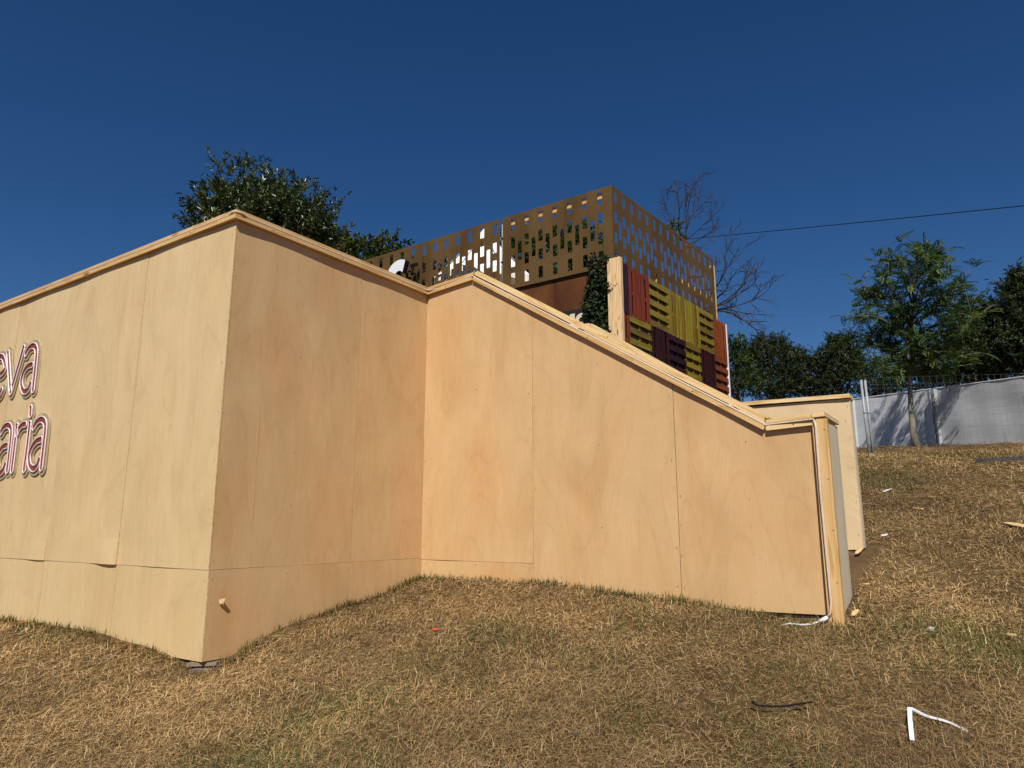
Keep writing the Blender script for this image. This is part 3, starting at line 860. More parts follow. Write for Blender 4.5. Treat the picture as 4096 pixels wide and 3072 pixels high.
# ------------------------------------------------------------------ round channel letter on the side screen
def channel_letter():
    o = .30
    c = on_plane(1595, 1103, Lp(0, 0, o)[:2], aL[:2]); s0 = float(np.dot(c[:2]-K[:2], aL[:2])); z0 = float(c[2])
    sl = np.linalg.norm(c-CAM); R, r = 67/2844*sl, 20.5/2844*sl
    root = thing('channel_letter', (*c[:2], z0), 'round white-faced letter with black sides fixed in front of the brown screen', 'sign letter')
    ex = -aL
    n = 40; outer = []; inner = []
    for i in range(n+1):
        f = i/n
        ao = radians(60 + (300-60)*f); ai = radians(23 + (337-23)*f)
        outer.append((R*cos(ao), R*sin(ao))); inner.append((r*cos(ai), r*sin(ai)))
    def q(p, d): return c + ex*p[0] + UP*p[1] - nL*d
    mf = MB(); ms = MB()
    for i in range(n):
        mf.face([q(outer[i], 0), q(inner[i], 0), q(inner[i+1], 0), q(outer[i+1], 0)][::-1])
        ms.face([q(outer[i], -.004), q(outer[i+1], -.004), q(outer[i+1], .11), q(outer[i], .11)])
        ms.face([q(inner[i], -.004), q(inner[i+1], -.004), q(inner[i+1], .11), q(inner[i], .11)])
        ms.face([q(outer[i], .11), q(inner[i], .11), q(inner[i+1], .11), q(outer[i+1], .11)])
    for i in (0, n): ms.face([q(outer[i], -.004), q(inner[i], -.004), q(inner[i], .11), q(outer[i], .11)])
    mf.build('face', M['white_face'], root); ms.build('side', M['black'], root)
    mb = MB(); b0 = c + ex*R*.52 + UP*R*.62 - nL*.14
    mb.bar(b0, b0 + ex*.17, nL*.05, UP*.05)
    mb.build('bracket', M['black'], root); mb = MB()
    mb.bar(c + ex*R*.45 + UP*R*.3 - nL*.11, c + ex*R*.45 + UP*R*.3 - nL*.30, ex*.03, UP*.03)
    mb.build('bracket', M['black'], root)
channel_letter()

# ------------------------------------------------------------------ post, pallets and trim
post = MB()
q = lambda z: [K + aR*s - aL*o + UP*0 + np.array([0, 0, z-K[2]]) for s, o in ((-.165, -.028), (-.165, .196), (-.088, .196), (-.088, -.028))]
post.v = []
P0, P1 = q(2.0), q(5.572)
def uvface(mb, a, b, c, d, w, h, o):
    mb.face([a, b, c, d], [(o, o), (o, o+w), (o+h, o+w), (o+h, o)])
for i in range(4):
    j = (i+1) % 4; uvface(post, P0[i], P0[j], P1[j], P1[i], np.linalg.norm(P0[i]-P0[j]), 3.57, 3.3+i)
post.face(P1, [(0, 0), (.1, 0), (.1, .1), (0, .1)])
tag(post.build('timber_post', M['timber'], None, bevel=.006), 'thick pale rough-sawn timber post between the ivy and the coloured pallets', 'post')

def pallet(s0, s1, z0, z1, vert, c, cb, slot, label, plain=False, end_stile=False, nslat=None):
    g = .003; s0 += g; s1 -= g; z0 += g; z1 -= g
    b = Rp((s0+s1)/2, z0, .13)
    root = thing('wooden_pallet', b, label, 'pallet', 'coloured pallets cladding the kiosk wall')
    def box(mb, a, b_, za, zb, oa, ob, mi=0, along_u=True):
        if along_u: mb.hexa([Rp(a, za, oa), Rp(a, za, ob), Rp(a, zb, ob), Rp(a, zb, oa), Rp(b_, za, oa), Rp(b_, za, ob), Rp(b_, zb, ob), Rp(b_, zb, oa)], mi=mi)
        else: mb.hexa([Rp(a, za, oa), Rp(b_, za, oa), Rp(b_, za, ob), Rp(a, za, ob), Rp(a, zb, oa), Rp(b_, zb, oa), Rp(b_, zb, ob), Rp(a, zb, ob)], mi=mi)
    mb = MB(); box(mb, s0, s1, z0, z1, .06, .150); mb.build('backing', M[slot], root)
    mb = MB(); bl = []
    if plain:
        box(mb, s0, s1, z0, z1, .152, .19)
    elif vert:
        n = nslat or max(2, round((s1-s0)/.125)); pw = (s1-s0)/n; sw = pw*.60
        for k in range(n):
            x = s0 + pw*k + (pw-sw)/2 + random.uniform(-.008, .008)
            if k == 0: x = s0
            if k == n-1: x = s1-sw
            box(mb, x, x+sw+random.uniform(-.006, .008), z0+random.uniform(0, .006), z1-random.uniform(0, .006), .172, .192, 1 if random.random() < .22 else 0, False)
        for z in (z0+.0, (z0+z1)/2-.03, z1-.05):
            ms = MB(); box(ms, s0+.004, s1-.004, z, z+.05, .152, .1715); bl.append(ms)
    else:
        n = 5; ph = (z1-z0)/n; sh = ph*.60; e = s1-.06 if end_stile else s1
        for k in range(n):
            z = z0 + (ph-sh)*k*1.0/(n-1)*1.0 + sh*k + (ph-sh)*k*(n-1-(n-1))/n if False else z0 + (z1-z0-sh)*k/(n-1)
            box(mb, s0, e-.002, z, z+sh, .172, .192, 1 if random.random() < .25 else 0, True)
        for x in (s0+.0, (s0+e)/2-.025, e-.055):
            ms = MB(); box(ms, x, x+.05, z0+.004, z1-.004, .152, .1715, 0, False); bl.append(ms)
        if end_stile: box(mb, e, s1, z0, z1, .150, .192, 0, False)
    mb.build('slats', [M[c], M[cb]], root)
    for ms in bl: ms.build('bearer', [M[c]], root)
    # bright screw heads
    for _ in range(2):
        mh = MB()
        a_, z_ = random.uniform(s0+.08, s1-.08) if s1-s0 > .3 else (s0+s1)/2, random.uniform(z0+.08, z1-.08)
        mh.face([Rp(a_+.006*cos(t), z_+.006*sin(t), .1945) for t in np.linspace(0, 2*pi, 7)[:-1]])
        mh.build('screw', M['screw'], root)
zr = 4.712
pallet(-.084, .098, zr, 5.50, False, 'violet', 'violet', 'slot_p', 'narrow plain dark violet board beside the timber post, in the upper row', plain=True)
pallet(.098, .785, zr, 5.50, True, 'red', 'red', 'slot_r', 'red pallet with upright slats next to the dark violet board')
pallet(.785, 1.535, zr, 5.50, False, 'yellow', 'yellow_b', 'slot_y', 'yellow pallet with level slats between the red pallet and the yellow one with upright slats', end_stile=True)
pallet(1.535, 2.751, zr, 5.50, True, 'yellow', 'yellow_b', 'slot_y', 'wide yellow pallet with upright slats, in the upper row', nslat=10)
pallet(2.751, 3.40, zr, 5.49, False, 'yellow', 'yellow_b', 'slot_y', 'yellow pallet with level slats, upper row, next to the last red pallet', )
pallet(3.40, 4.02, zr, 5.46, True, 'orange', 'red', 'slot_r', 'red pallet with upright slats at the far end beside the white trim')
pallet(-.084, .09, zr-.787, zr, True, 'red', 'orange', 'slot_r', 'narrow strip of dark red slats beside the timber post, in the lower row', nslat=2)
pallet(.09, .80, zr-.787, zr, False, 'yellow', 'yellow_b', 'slot_y', 'yellow pallet with level slats directly under the red one')
pallet(.80, 1.44, zr-.787, zr, True, 'purple', 'purple', 'slot_p', 'dark purple pallet with upright slats right of the lower left yellow one')
pallet(1.44, 2.10, zr-.787, zr, False, 'purple', 'purple', 'slot_p', 'dark purple pallet with level slats under the wide yellow pallet')
pallet(2.10, 2.73, zr-.787, zr, False, 'yellow', 'yellow_b', 'slot_y', 'yellow pallet with level slats between two dark purple ones, in the lower row')
pallet(2.73, 3.40, zr-.787, zr, True, 'purple', 'purple', 'slot_p', 'dark purple pallet with upright slats beside the orange one')
pallet(3.40, 4.02, zr-.787, zr, False, 'orange', 'red', 'slot_r', 'orange pallet with level slats at the bottom of the far end')
mb = MB(); mb.hexa([Rp(4.022, 2.6, .05), Rp(4.062, 2.6, .05), Rp(4.062, 2.6, .20), Rp(4.022, 2.6, .20), Rp(4.022, 5.455, .05), Rp(4.062, 5.455, .05), Rp(4.062, 5.455, .20), Rp(4.022, 5.455, .20)])
tag(mb.build('edge_trim', M['white_plastic'], None), 'thin white vertical trim closing the far end of the pallet cladding', 'trim')

# ------------------------------------------------------------------ white parasol on the terrace
def parasol():
    c = at_d(1938, 912, 13.5); base = np.array([c[0], c[1], 5.452])
    root = thing('parasol', base, 'white peaked parasol on the roof terrace, showing through the holes of a brown screen', 'parasol')
    n, rings = 8, 7; R, Hc = 1.02, 1.16
    V = []
    mb = MB(); rot = .35
    def pt(i, k):
        f = i/rings; rr = R*f; a = rot + 2*pi*k/n
        m = 1.0
        return c + np.array([rr*cos(a)*m, rr*sin(a)*m, -Hc*(1-(1-f)**1.18)])
    for i in range(rings):
        for k in range(n):
            for h in range(2):
                def pm(i_, kk):
                    a_, b_ = pt(i_, k), pt(i_, k+1)
                    return a_ + (b_-a_)*kk - UP*.03*sin(pi*kk)*(i_/rings)
                mb.face([pm(i, h/2), pm(i+1, h/2), pm(i+1, (h+1)/2), pm(i, (h+1)/2)])
    can = mb.build('canopy', M['canvas'], root)
    mb = MB()
    for k in range(n):
        a_, b_ = pt(rings, k), pt(rings, k+1)
        mb.face([a_, b_, b_ - UP*.16, a_ - UP*.16])
    mb.build('valance', M['canvas'], can)
    mb = MB(); mb.tube([base, c - UP*.02], .022, 10); mb.build('pole', M['steel'], root, smooth=True)
    mb = MB()
    mb.tube([base, base + UP*.06], [.24, .22], 16); mb.build('base', M['black'], root)
    for k in range(n):
        mb = MB(); mb.tube([c - UP*.05, pt(rings, k) + UP*.0 - UP*.02], .008, 5); mb.build('rib', M['steel'], root)
parasol()
# ================================================================== ILLUMINATED-TUBE LETTERING ON WALL A
def catmull(pts, n=8):
    pts = [np.array(p, float) for p in pts]
    if len(pts) == 2: return [pts[0] + (pts[1]-pts[0])*t for t in np.linspace(0, 1, 6)]
    e = [2*pts[0]-pts[1]] + pts + [2*pts[-1]-pts[-2]]
    out = []
    for i in range(1, len(e)-2):
        p0, p1, p2, p3 = e[i-1], e[i], e[i+1], e[i+2]
        for t in np.linspace(0, 1, n, endpoint=False):
            out.append(.5*((2*p1) + (-p0+p2)*t + (2*p0-5*p1+4*p2-p3)*t*t + (-p0+3*p1-3*p2+p3)*t**3))
    out.append(pts[-1]); return out

def a_uv(cx, cy):
    w = on_plane(cx/2.677, 1330 + cy/2.675, (C1 + nA*.03)[:2], aA[:2])
    return np.array([-float(np.dot(w[:2]-C1[:2], aA[:2])), float(w[2])])
def a_pt(uv, o): return P(C1, aA, -uv[0], uv[1], nA, o)

def contour_plate(strokes, R, o, t):
    """outline plate: union of discs of radius R along all strokes, by marching squares"""
    allp = np.array([p for s in strokes for p in s])
    lo = allp.min(0)-R-.03; hi = allp.max(0)+R+.03; h = .009
    nx = int((hi[0]-lo[0])/h)+1; ny = int((hi[1]-lo[1])/h)+1
    X, Y = np.meshgrid(lo[0]+h*np.arange(nx), lo[1]+h*np.arange(ny))
    D = np.full(X.shape, 9.0)
    for s in strokes:
        for a, b in zip(s[:-1], s[1:]):
            ab = b-a; l2 = (ab@ab)+1e-12
            tt = np.clip(((X-a[0])*ab[0]+(Y-a[1])*ab[1])/l2, 0, 1)
            D = np.minimum(D, np.hypot(X-a[0]-tt*ab[0], Y-a[1]-tt*ab[1]))
    G = R - D
    front_ = MB(); edge = MB()
    for j in range(ny-1):
        for i in range(nx-1):
            c = [(i, j), (i+1, j), (i+1, j+1), (i, j+1)]
            g = [G[b, a] for a, b in c]
            if max(g) <= 0: continue
            poly = []; cut = []
            for k in range(4):
                a, b = c[k], c[(k+1) % 4]; ga, gb = g[k], g[(k+1) % 4]
                pa = np.array([X[a[1], a[0]], Y[a[1], a[0]]]); pb = np.array([X[b[1], b[0]], Y[b[1], b[0]]])
                if ga > 0: poly.append(pa)
                if (ga > 0) != (gb > 0):
                    m = pa + (pb-pa)*(ga/(ga-gb)); poly.append(m); cut.append(m)
            front_.face([a_pt(p, o) for p in poly])
            if len(cut) == 2:
                edge.face([a_pt(cut[0], o), a_pt(cut[1], o), a_pt(cut[1], o-t), a_pt(cut[0], o-t)])
    return front_, edge

def tube_sign(word, letters, base_label):
    allst = []
    for nm, sts in letters:
        for s in sts: allst.append([np.array(p) for p in catmull([a_uv(*p) for p in s], 6)])
    ctr = np.mean([p for s in allst for p in s], axis=0)
    root = thing('lettering_sign', a_pt(ctr, .03), base_label, 'sign', 'tube letterings on the left plywood face')
    fr, ed = contour_plate(allst, .062, .0160, .005)
    pl = fr.build('backing_plate', M['acrylic'], root)
    ed.build('plate_edge', M['acrylic_edge'], pl)
    for nm, sts in letters:
        red = MB(); tub = MB()
        for s in sts:
            c = catmull([a_uv(*p) for p in s], 8); hw = .0270
            L_, R_ = [], []
            for i, p in enumerate(c):
                d = c[min(i+1, len(c)-1)] - c[max(i-1, 0)]; d = d/(np.linalg.norm(d)+1e-9)
                nn = np.array([-d[1], d[0]]); L_.append(p+nn*hw); R_.append(p-nn*hw)
            for i in range(len(c)-1):
                red.face([a_pt(L_[i], .0195), a_pt(R_[i], .0195), a_pt(R_[i+1], .0195), a_pt(L_[i+1], .0195)])
            d0 = c[0]-c[1]; d0 /= np.linalg.norm(d0); d1 = c[-1]-c[-2]; d1 /= np.linalg.norm(d1)
            cap1 = [c[-1] + d1*hw*sin(a)*1.0 + (L_[-1]-c[-1])*cos(a) for a in np.linspace(.3, pi-.3, 5)]
            cap0 = [c[0] + d0*hw*sin(a) + (R_[0]-c[0])*cos(a) for a in np.linspace(.3, pi-.3, 5)]
            loop = L_ + cap1 + R_[::-1] + cap0 + [L_[0]]
            tub.tube([a_pt(p, .0245) for p in loop], .0062, 6)
            # side walls of the channel
            for i in range(len(loop)-1):
                tub.face([a_pt(loop[i], .0245), a_pt(loop[i+1], .0245), a_pt(loop[i+1], .0165), a_pt(loop[i], .0165)])
        lt = red.build('letter', M['red'], root)
        tub.build('tube_outline', M['tube'], lt, smooth=True)

sign_eva = [
    ('e', [[(-6, 452), (26, 425), (47, 385), (45, 330), (28, 272), (0, 255), (-32, 275), (-58, 340), (-72, 440), (-74, 560), (-58, 650), (-30, 672), (-6, 650), (10, 612)]]),
    ('v', [[(80, 215), (92, 420), (106, 640)], [(247, 160), (178, 400), (108, 640)]]),
    ('a', [[(270, 228), (300, 172), (342, 140), (374, 158), (384, 230), (366, 420), (346, 615)], [(338, 342), (292, 362), (250, 420), (225, 500), (224, 580), (252, 630), (292, 612), (320, 545)]]),
]
sign_aria = [
    ('a', [[(4, 1068), (34, 1015), (74, 992), (104, 1012), (112, 1080), (92, 1280), (68, 1480)], [(70, 1205), (24, 1225), (-18, 1290), (-42, 1370), (-44, 1450), (-18, 1502), (22, 1482), (50, 1412)]]),
    ('r', [[(174, 995), (148, 1230), (118, 1478)], [(172, 1090), (198, 1030), (236, 988), (266, 982)]]),
    ('i', [[(312, 972), (284, 1220), (250, 1470)], [(323, 806), (318, 880)]]),
    ('a', [[(352, 1018), (384, 962), (428, 930), (464, 946), (478, 1020), (456, 1240), (432, 1452)], [(432, 1142), (384, 1164), (334, 1230), (304, 1320), (310, 1415), (346, 1456), (386, 1430), (412, 1362)]]),
]
tube_sign('eva', sign_eva, 'upper pink and red tube lettering ending in eva on the left plywood face')
tube_sign('aria', sign_aria, 'lower pink and red tube lettering ending in aria on the left plywood face')

# ================================================================== VEGETATION
def unit(a): return a/(np.linalg.norm(a, axis=-1, keepdims=True)+1e-9)

def leaf_mesh(name, pos, dirs, nrm, L, W, cols, mat, parent, fold=.25, curl=.15):
    """diamond leaves folded along the midrib: 5 verts, 4 tris -> 2 quads"""
    N = len(pos); dirs = unit(dirs); side = unit(np.cross(dirs, nrm)); nrm = unit(np.cross(side, dirs))
    L = L[:, None]; W = W[:, None]
    b = pos; tip = pos + dirs*L - nrm*L*curl
    m = pos + dirs*L*.48
    l = m + side*W*.5 + nrm*W*fold; r = m - side*W*.5 + nrm*W*fold
    V = np.stack([b, r, tip, l], 1).reshape(-1, 3)
    i = np.arange(N)*4
    T = np.concatenate([np.stack([i, i+1, i+2], 1), np.stack([i, i+2, i+3], 1)])
    C = np.repeat(cols, 4, axis=0)
    return np_mesh(name, V, [T], mat, parent, C)

def lump_pts(rng, lumps, n, shell=.55):
    """points in a union of ellipsoids, denser near their surface; returns pos, outward"""
    vol = np.array([l[3]*l[4]*l[5] for l in lumps])**(2/3.); pr = vol/vol.sum()
    idx = rng.choice(len(lumps), n, p=pr)
    d = unit(rng.normal(size=(n, 3))); r = shell + (1-shell)*rng.random(n)**.6
    A = np.array(lumps)[idx]
    q = d*r[:, None]
    return A[:, :3] + q*A[:, 3:6], unit(d/A[:, 3:6]), idx

def px_lump(px, py, rx, ry, D, dz=0, depth=None):
    """ellipsoid whose outline, from here, is about rx by ry photo pixels"""
    c = at_d(px, py, D); sl = np.linalg.norm(c-CAM)
    return [c[0], c[1]+dz, c[2], rx*sl/F, (depth or rx)*sl/F, ry*sl/F]

def twig_foliage(rng, lumps, ntw, nleaf, tw_len, Lm, Wm, up, palette, shell=.5, spread=.9, jit=.25):
    p, out, _ = lump_pts(rng, lumps, ntw, shell)
    td = unit(out*.8 + UP*up + rng.normal(size=p.shape)*.45)
    tl = tw_len*(.6+.8*rng.random(ntw))
    k = rng.random((ntw, nleaf)); ang = rng.random((ntw, nleaf))*2*pi
    e1 = unit(np.cross(td, np.array([.3, .5, .8])+rng.normal(size=p.shape)*.1)); e2 = np.cross(td, e1)
    rad = e1[:, None]*np.cos(ang)[..., None] + e2[:, None]*np.sin(ang)[..., None]
    pos = p[:, None] + td[:, None]*(tl[:, None]*k)[..., None]
    d = unit(td[:, None]*(1.0) + rad*spread + rng.normal(size=pos.shape)*jit)
    nn = unit(UP*1.0 + out[:, None]*.5 + rng.normal(size=pos.shape)*.5)
    n = ntw*nleaf
    L = Lm*(.6+.7*rng.random(n)); W = Wm*(.7+.5*rng.random(n))
    pal = np.array(palette); ci = rng.choice(len(pal), ntw)
    tw_b = (.75+.5*rng.random(ntw))
    C = np.repeat(pal[ci]*tw_b[:, None], nleaf, 0)*(.8+.4*rng.random((n, 1)))
    return pos.reshape(-1, 3), d.reshape(-1, 3), nn.reshape(-1, 3), L, W, C

def branch_tree(mb, base, top, r0, lumps, rng, nb=9, wob=.06, start=.35, sub=True):
    base = np.array(base, float); top = np.array(top, float)
    n = 9; H = np.linalg.norm(top-base)
    tr = [base + (top-base)*t + np.array([sin(2.3*t*pi+1), cos(1.7*t*pi), 0])*wob*H*t*(1-t)*2 for t in np.linspace(0, 1, n)]
    rad = [r0*(1.35 if i == 0 else 1)*(1-.80*i/(n-1)) for i in range(n)]
    mb.tube(tr, rad, 9)
    for b in range(nb):
        l = lumps[rng.integers(len(lumps))]
        t = start + (1-start)*rng.random()*.9
        i = min(n-2, int(t*(n-1))); f = t*(n-1)-i; a = tr[i]*(1-f)+tr[i+1]*f
        e = np.array(l[:3]) + unit(rng.normal(size=3))*np.array(l[3:6])*.75
        if e[2] < a[2]: e[2] = a[2] + .1*H*rng.random()
        m1 = a + (e-a)*.4 + UP*.05*H*rng.random() ; m2 = a + (e-a)*.75 + rng.normal(size=3)*.02*H
        rr = r0*.42*(1-.6*t)
        mb.tube([a, m1, m2, e], [rr, rr*.7, rr*.45, rr*.15], 5)
        if sub:
            for _ in range(2):
                e2 = m1 + (e-m1)*.8 + rng.normal(size=3)*.12*H*.6
                mb.tube([m1, (m1+e2)/2 + UP*.02*H, e2], [rr*.5, rr*.3, rr*.1], 4)

def make_tree(name, label, cat, base, top, r0, lumps, seed, fol, bark='bark', leafmat='leaf', nb=9, group=None, start=.35):
    rng = np.random.default_rng(seed)
    base = np.array([base[0], base[1], float(gh(base[0], base[1]))-.03])
    root = thing(name, base, label, cat, group)
    mb = MB(); branch_tree(mb, base, top, r0, lumps, rng, nb, start=start)
    mb.build('trunk', M[bark], root, smooth=True)
    parts = [twig_foliage(rng, lumps if f.get('lumps') is None else f['lumps'], **{k: v for k, v in f.items() if k != 'lumps'}) for f in fol]
    cat_ = [np.concatenate([p[i] for p in parts]) for i in range(6)]
    leaf_mesh('crown', *cat_, M[leafmat], root)
    return root

# ---- bay-like tree behind the tall left wall
D = 9.2
bay = [px_lump(1015, 885, 140, 105, D), px_lump(955, 880, 85, 80, D), px_lump(1100, 875, 115, 105, D), px_lump(1170, 940, 115, 95, D),
       px_lump(1040, 930, 260, 130, D), px_lump(895, 905, 50, 45, D), px_lump(1205, 935, 65, 65, D), px_lump(1250, 980, 75, 50, D)]
bay_s = [px_lump(884, 710, 16, 60, D), px_lump(884, 795, 28, 36, D), px_lump(1095, 730, 28, 34, D), px_lump(1200, 765, 24, 38, D), px_lump(838, 860, 32, 28, D),
         px_lump(1318, 830, 22, 30, D), px_lump(1325, 940, 28, 24, D), px_lump(1270, 815, 20, 26, D), px_lump(1335, 880, 14, 18, D), px_lump(985, 690, 40, 20, D)]
pal_bay = [(.022, .036, .010), (.034, .056, .014), (.050, .076, .019), (.075, .095, .028), (.10, .12, .045)]
b_ = at_d(1010, 900, D)
make_tree('bay_tree', 'dense dark glossy evergreen tree rising behind the highest corner of the plywood wall', 'tree', b_, at_d(1010, 820, D), .07, bay, 3,
          [dict(ntw=1500, nleaf=15, tw_len=.19, Lm=.075, Wm=.023, up=.75, palette=pal_bay, shell=.5),
           dict(lumps=bay_s, ntw=120, nleaf=13, tw_len=.22, Lm=.078, Wm=.024, up=1.1, palette=pal_bay[1:], shell=.2)], leafmat='leaf_gloss', nb=12)

# ---- trees behind the terrace, seen over the cap and through the holes
pal_g = [(.022, .038, .010), (.032, .052, .012), (.048, .070, .016), (.065, .085, .02)]
D = 21
l1 = [px_lump(1370, 1010, 60, 45, D), px_lump(1450, 1020, 90, 45, D), px_lump(1545, 1040, 80, 55, D), px_lump(1480, 1120, 160, 90, D), px_lump(1620, 1130, 120, 70, D), px_lump(1700, 1110, 110, 60, D), px_lump(1800, 1140, 90, 60, D), px_lump(1545, 975, 18, 30, D), px_lump(1583, 985, 16, 28, D), px_lump(1375, 975, 30, 18, D)]
make_tree('leafy_tree', 'green leafy tree showing between the evergreen tree and the perforated screen', 'tree', at_d(1490, 1000, D), at_d(1480, 1020, D), .12, l1, 5,
          [dict(ntw=900, nleaf=12, tw_len=.35, Lm=.14, Wm=.075, up=.5, palette=pal_g + [(.10, .075, .02)], shell=.4)], nb=8)
D = 19
l2 = [px_lump(2080, 1040, 120, 100, D), px_lump(2210, 1010, 150, 90, D), px_lump(2330, 1000, 90, 80, D), px_lump(2200, 1080, 240, 120, D), px_lump(2050, 1010, 50, 50, D), px_lump(2390, 1050, 90, 70, D), px_lump(1900, 1130, 100, 90, D)]
make_tree('leafy_tree', 'broad dark tree seen only through the holes of the perforated corner screen', 'tree', at_d(2200, 1000, D), at_d(2200, 960, D), .16, l2, 6,
          [dict(ntw=1000, nleaf=12, tw_len=.35, Lm=.13, Wm=.07, up=.5, palette=pal_g, shell=.35)], nb=9, bark='bark_dark')

# ---- ivy climbing beside the timber post
def ivy():
    rng = np.random.default_rng(9)
    pl = (K + nL*.13)[:2]
    base = on_plane(2390, 1300, pl, aL[:2])
    gz = float(gh(base[0], base[1]))
    root = thing('ivy_plant', (base[0], base[1], gz), 'dark green ivy climbing a support left of the timber post', 'ivy')
    stems = MB()
    for i in range(4):
        pts = []
        for t in np.linspace(0, 1, 9):
            q = on_plane(2392 + 30*sin(5*t+i*1.7)*(1-t*.6), 1330 - 300*t, pl, aL[:2]) if True else None
            z = gz + (float(q[2]) - gz)*1.0
            pts.append(q)
        pts = [np.array([pts[0][0], pts[0][1], gz-.02])] + pts
        stems.tube(pts, [.012]*3 + [.008]*(len(pts)-3), 5)
    stems.build('stem', M['bark_dark'], root, smooth=True)
    spec = [(2376, 1055, 26, 45, .07), (2388, 1110, 42, 50, .09), (2395, 1165, 55, 45, .11), (2380, 1215, 58, 50, .12), (2388, 1270, 62, 50, .13), (2410, 1325, 52, 36, .12), (2425, 1040, 20, 18, .06), (2444, 1150, 26, 14, .08), (2400, 1380, 60, 60, .13), (2440, 1345, 22, 26, .08)]
    lumps = []
    for px, py, rx, ry, dep in spec:
        c = on_plane(px, py, pl, aL[:2]); sl = np.linalg.norm(c-CAM)
        lumps.append([c[0], c[1], c[2], rx*sl/F*1.0, dep*1.15, ry*sl/F*1.05])
    low = lumps[-2][:]; 
    for k in range(4): lumps.append([low[0], low[1], low[2]-.45*(k+1), .22, .14, .35])
    p, out, _ = lump_pts(rng, lumps, 4200, .45)
    n = len(p)
    d = unit(rng.normal(size=p.shape)*.7 - UP*.55 + out*.35 + nL*.2)
    nn = unit(out*.8 + UP*.5 + nL*.5 + rng.normal(size=p.shape)*.5)
    d = unit(d); side = unit(np.cross(d, nn)); nn = unit(np.cross(side, d))
    S = (.030 + .032*rng.random(n))[:, None]
    # five-pointed ivy leaf: base, side lobe, shoulder, tip
    prof = [(0, .0), (.05, .52), (.42, .36), (.50, .62), (.72, .26), (1.1, 0), (.72, -.26), (.50, -.62), (.42, -.36), (.05, -.52)]
    V = []
    for a, b in prof: V.append(p + d*S*a + side*S*b + nn*S*(.18*abs(b)-.12*a*a))
    V = np.stack(V, 1).reshape(-1, 3); k = len(prof); i = np.arange(n)*k
    T = np.concatenate([np.stack([i, i+j, i+j+1], 1) for j in range(1, k-1)])
    pal = np.array([(.009, .018, .006), (.013, .026, .008), (.020, .036, .010), (.040, .062, .016)])
    C = pal[rng.choice(4, n, p=[.35, .35, .22, .08])]*(.8+.4*rng.random((n, 1)))
    np_mesh('foliage', V, [T], M['ivy'], root, np.repeat(C, k, 0))
ivy()

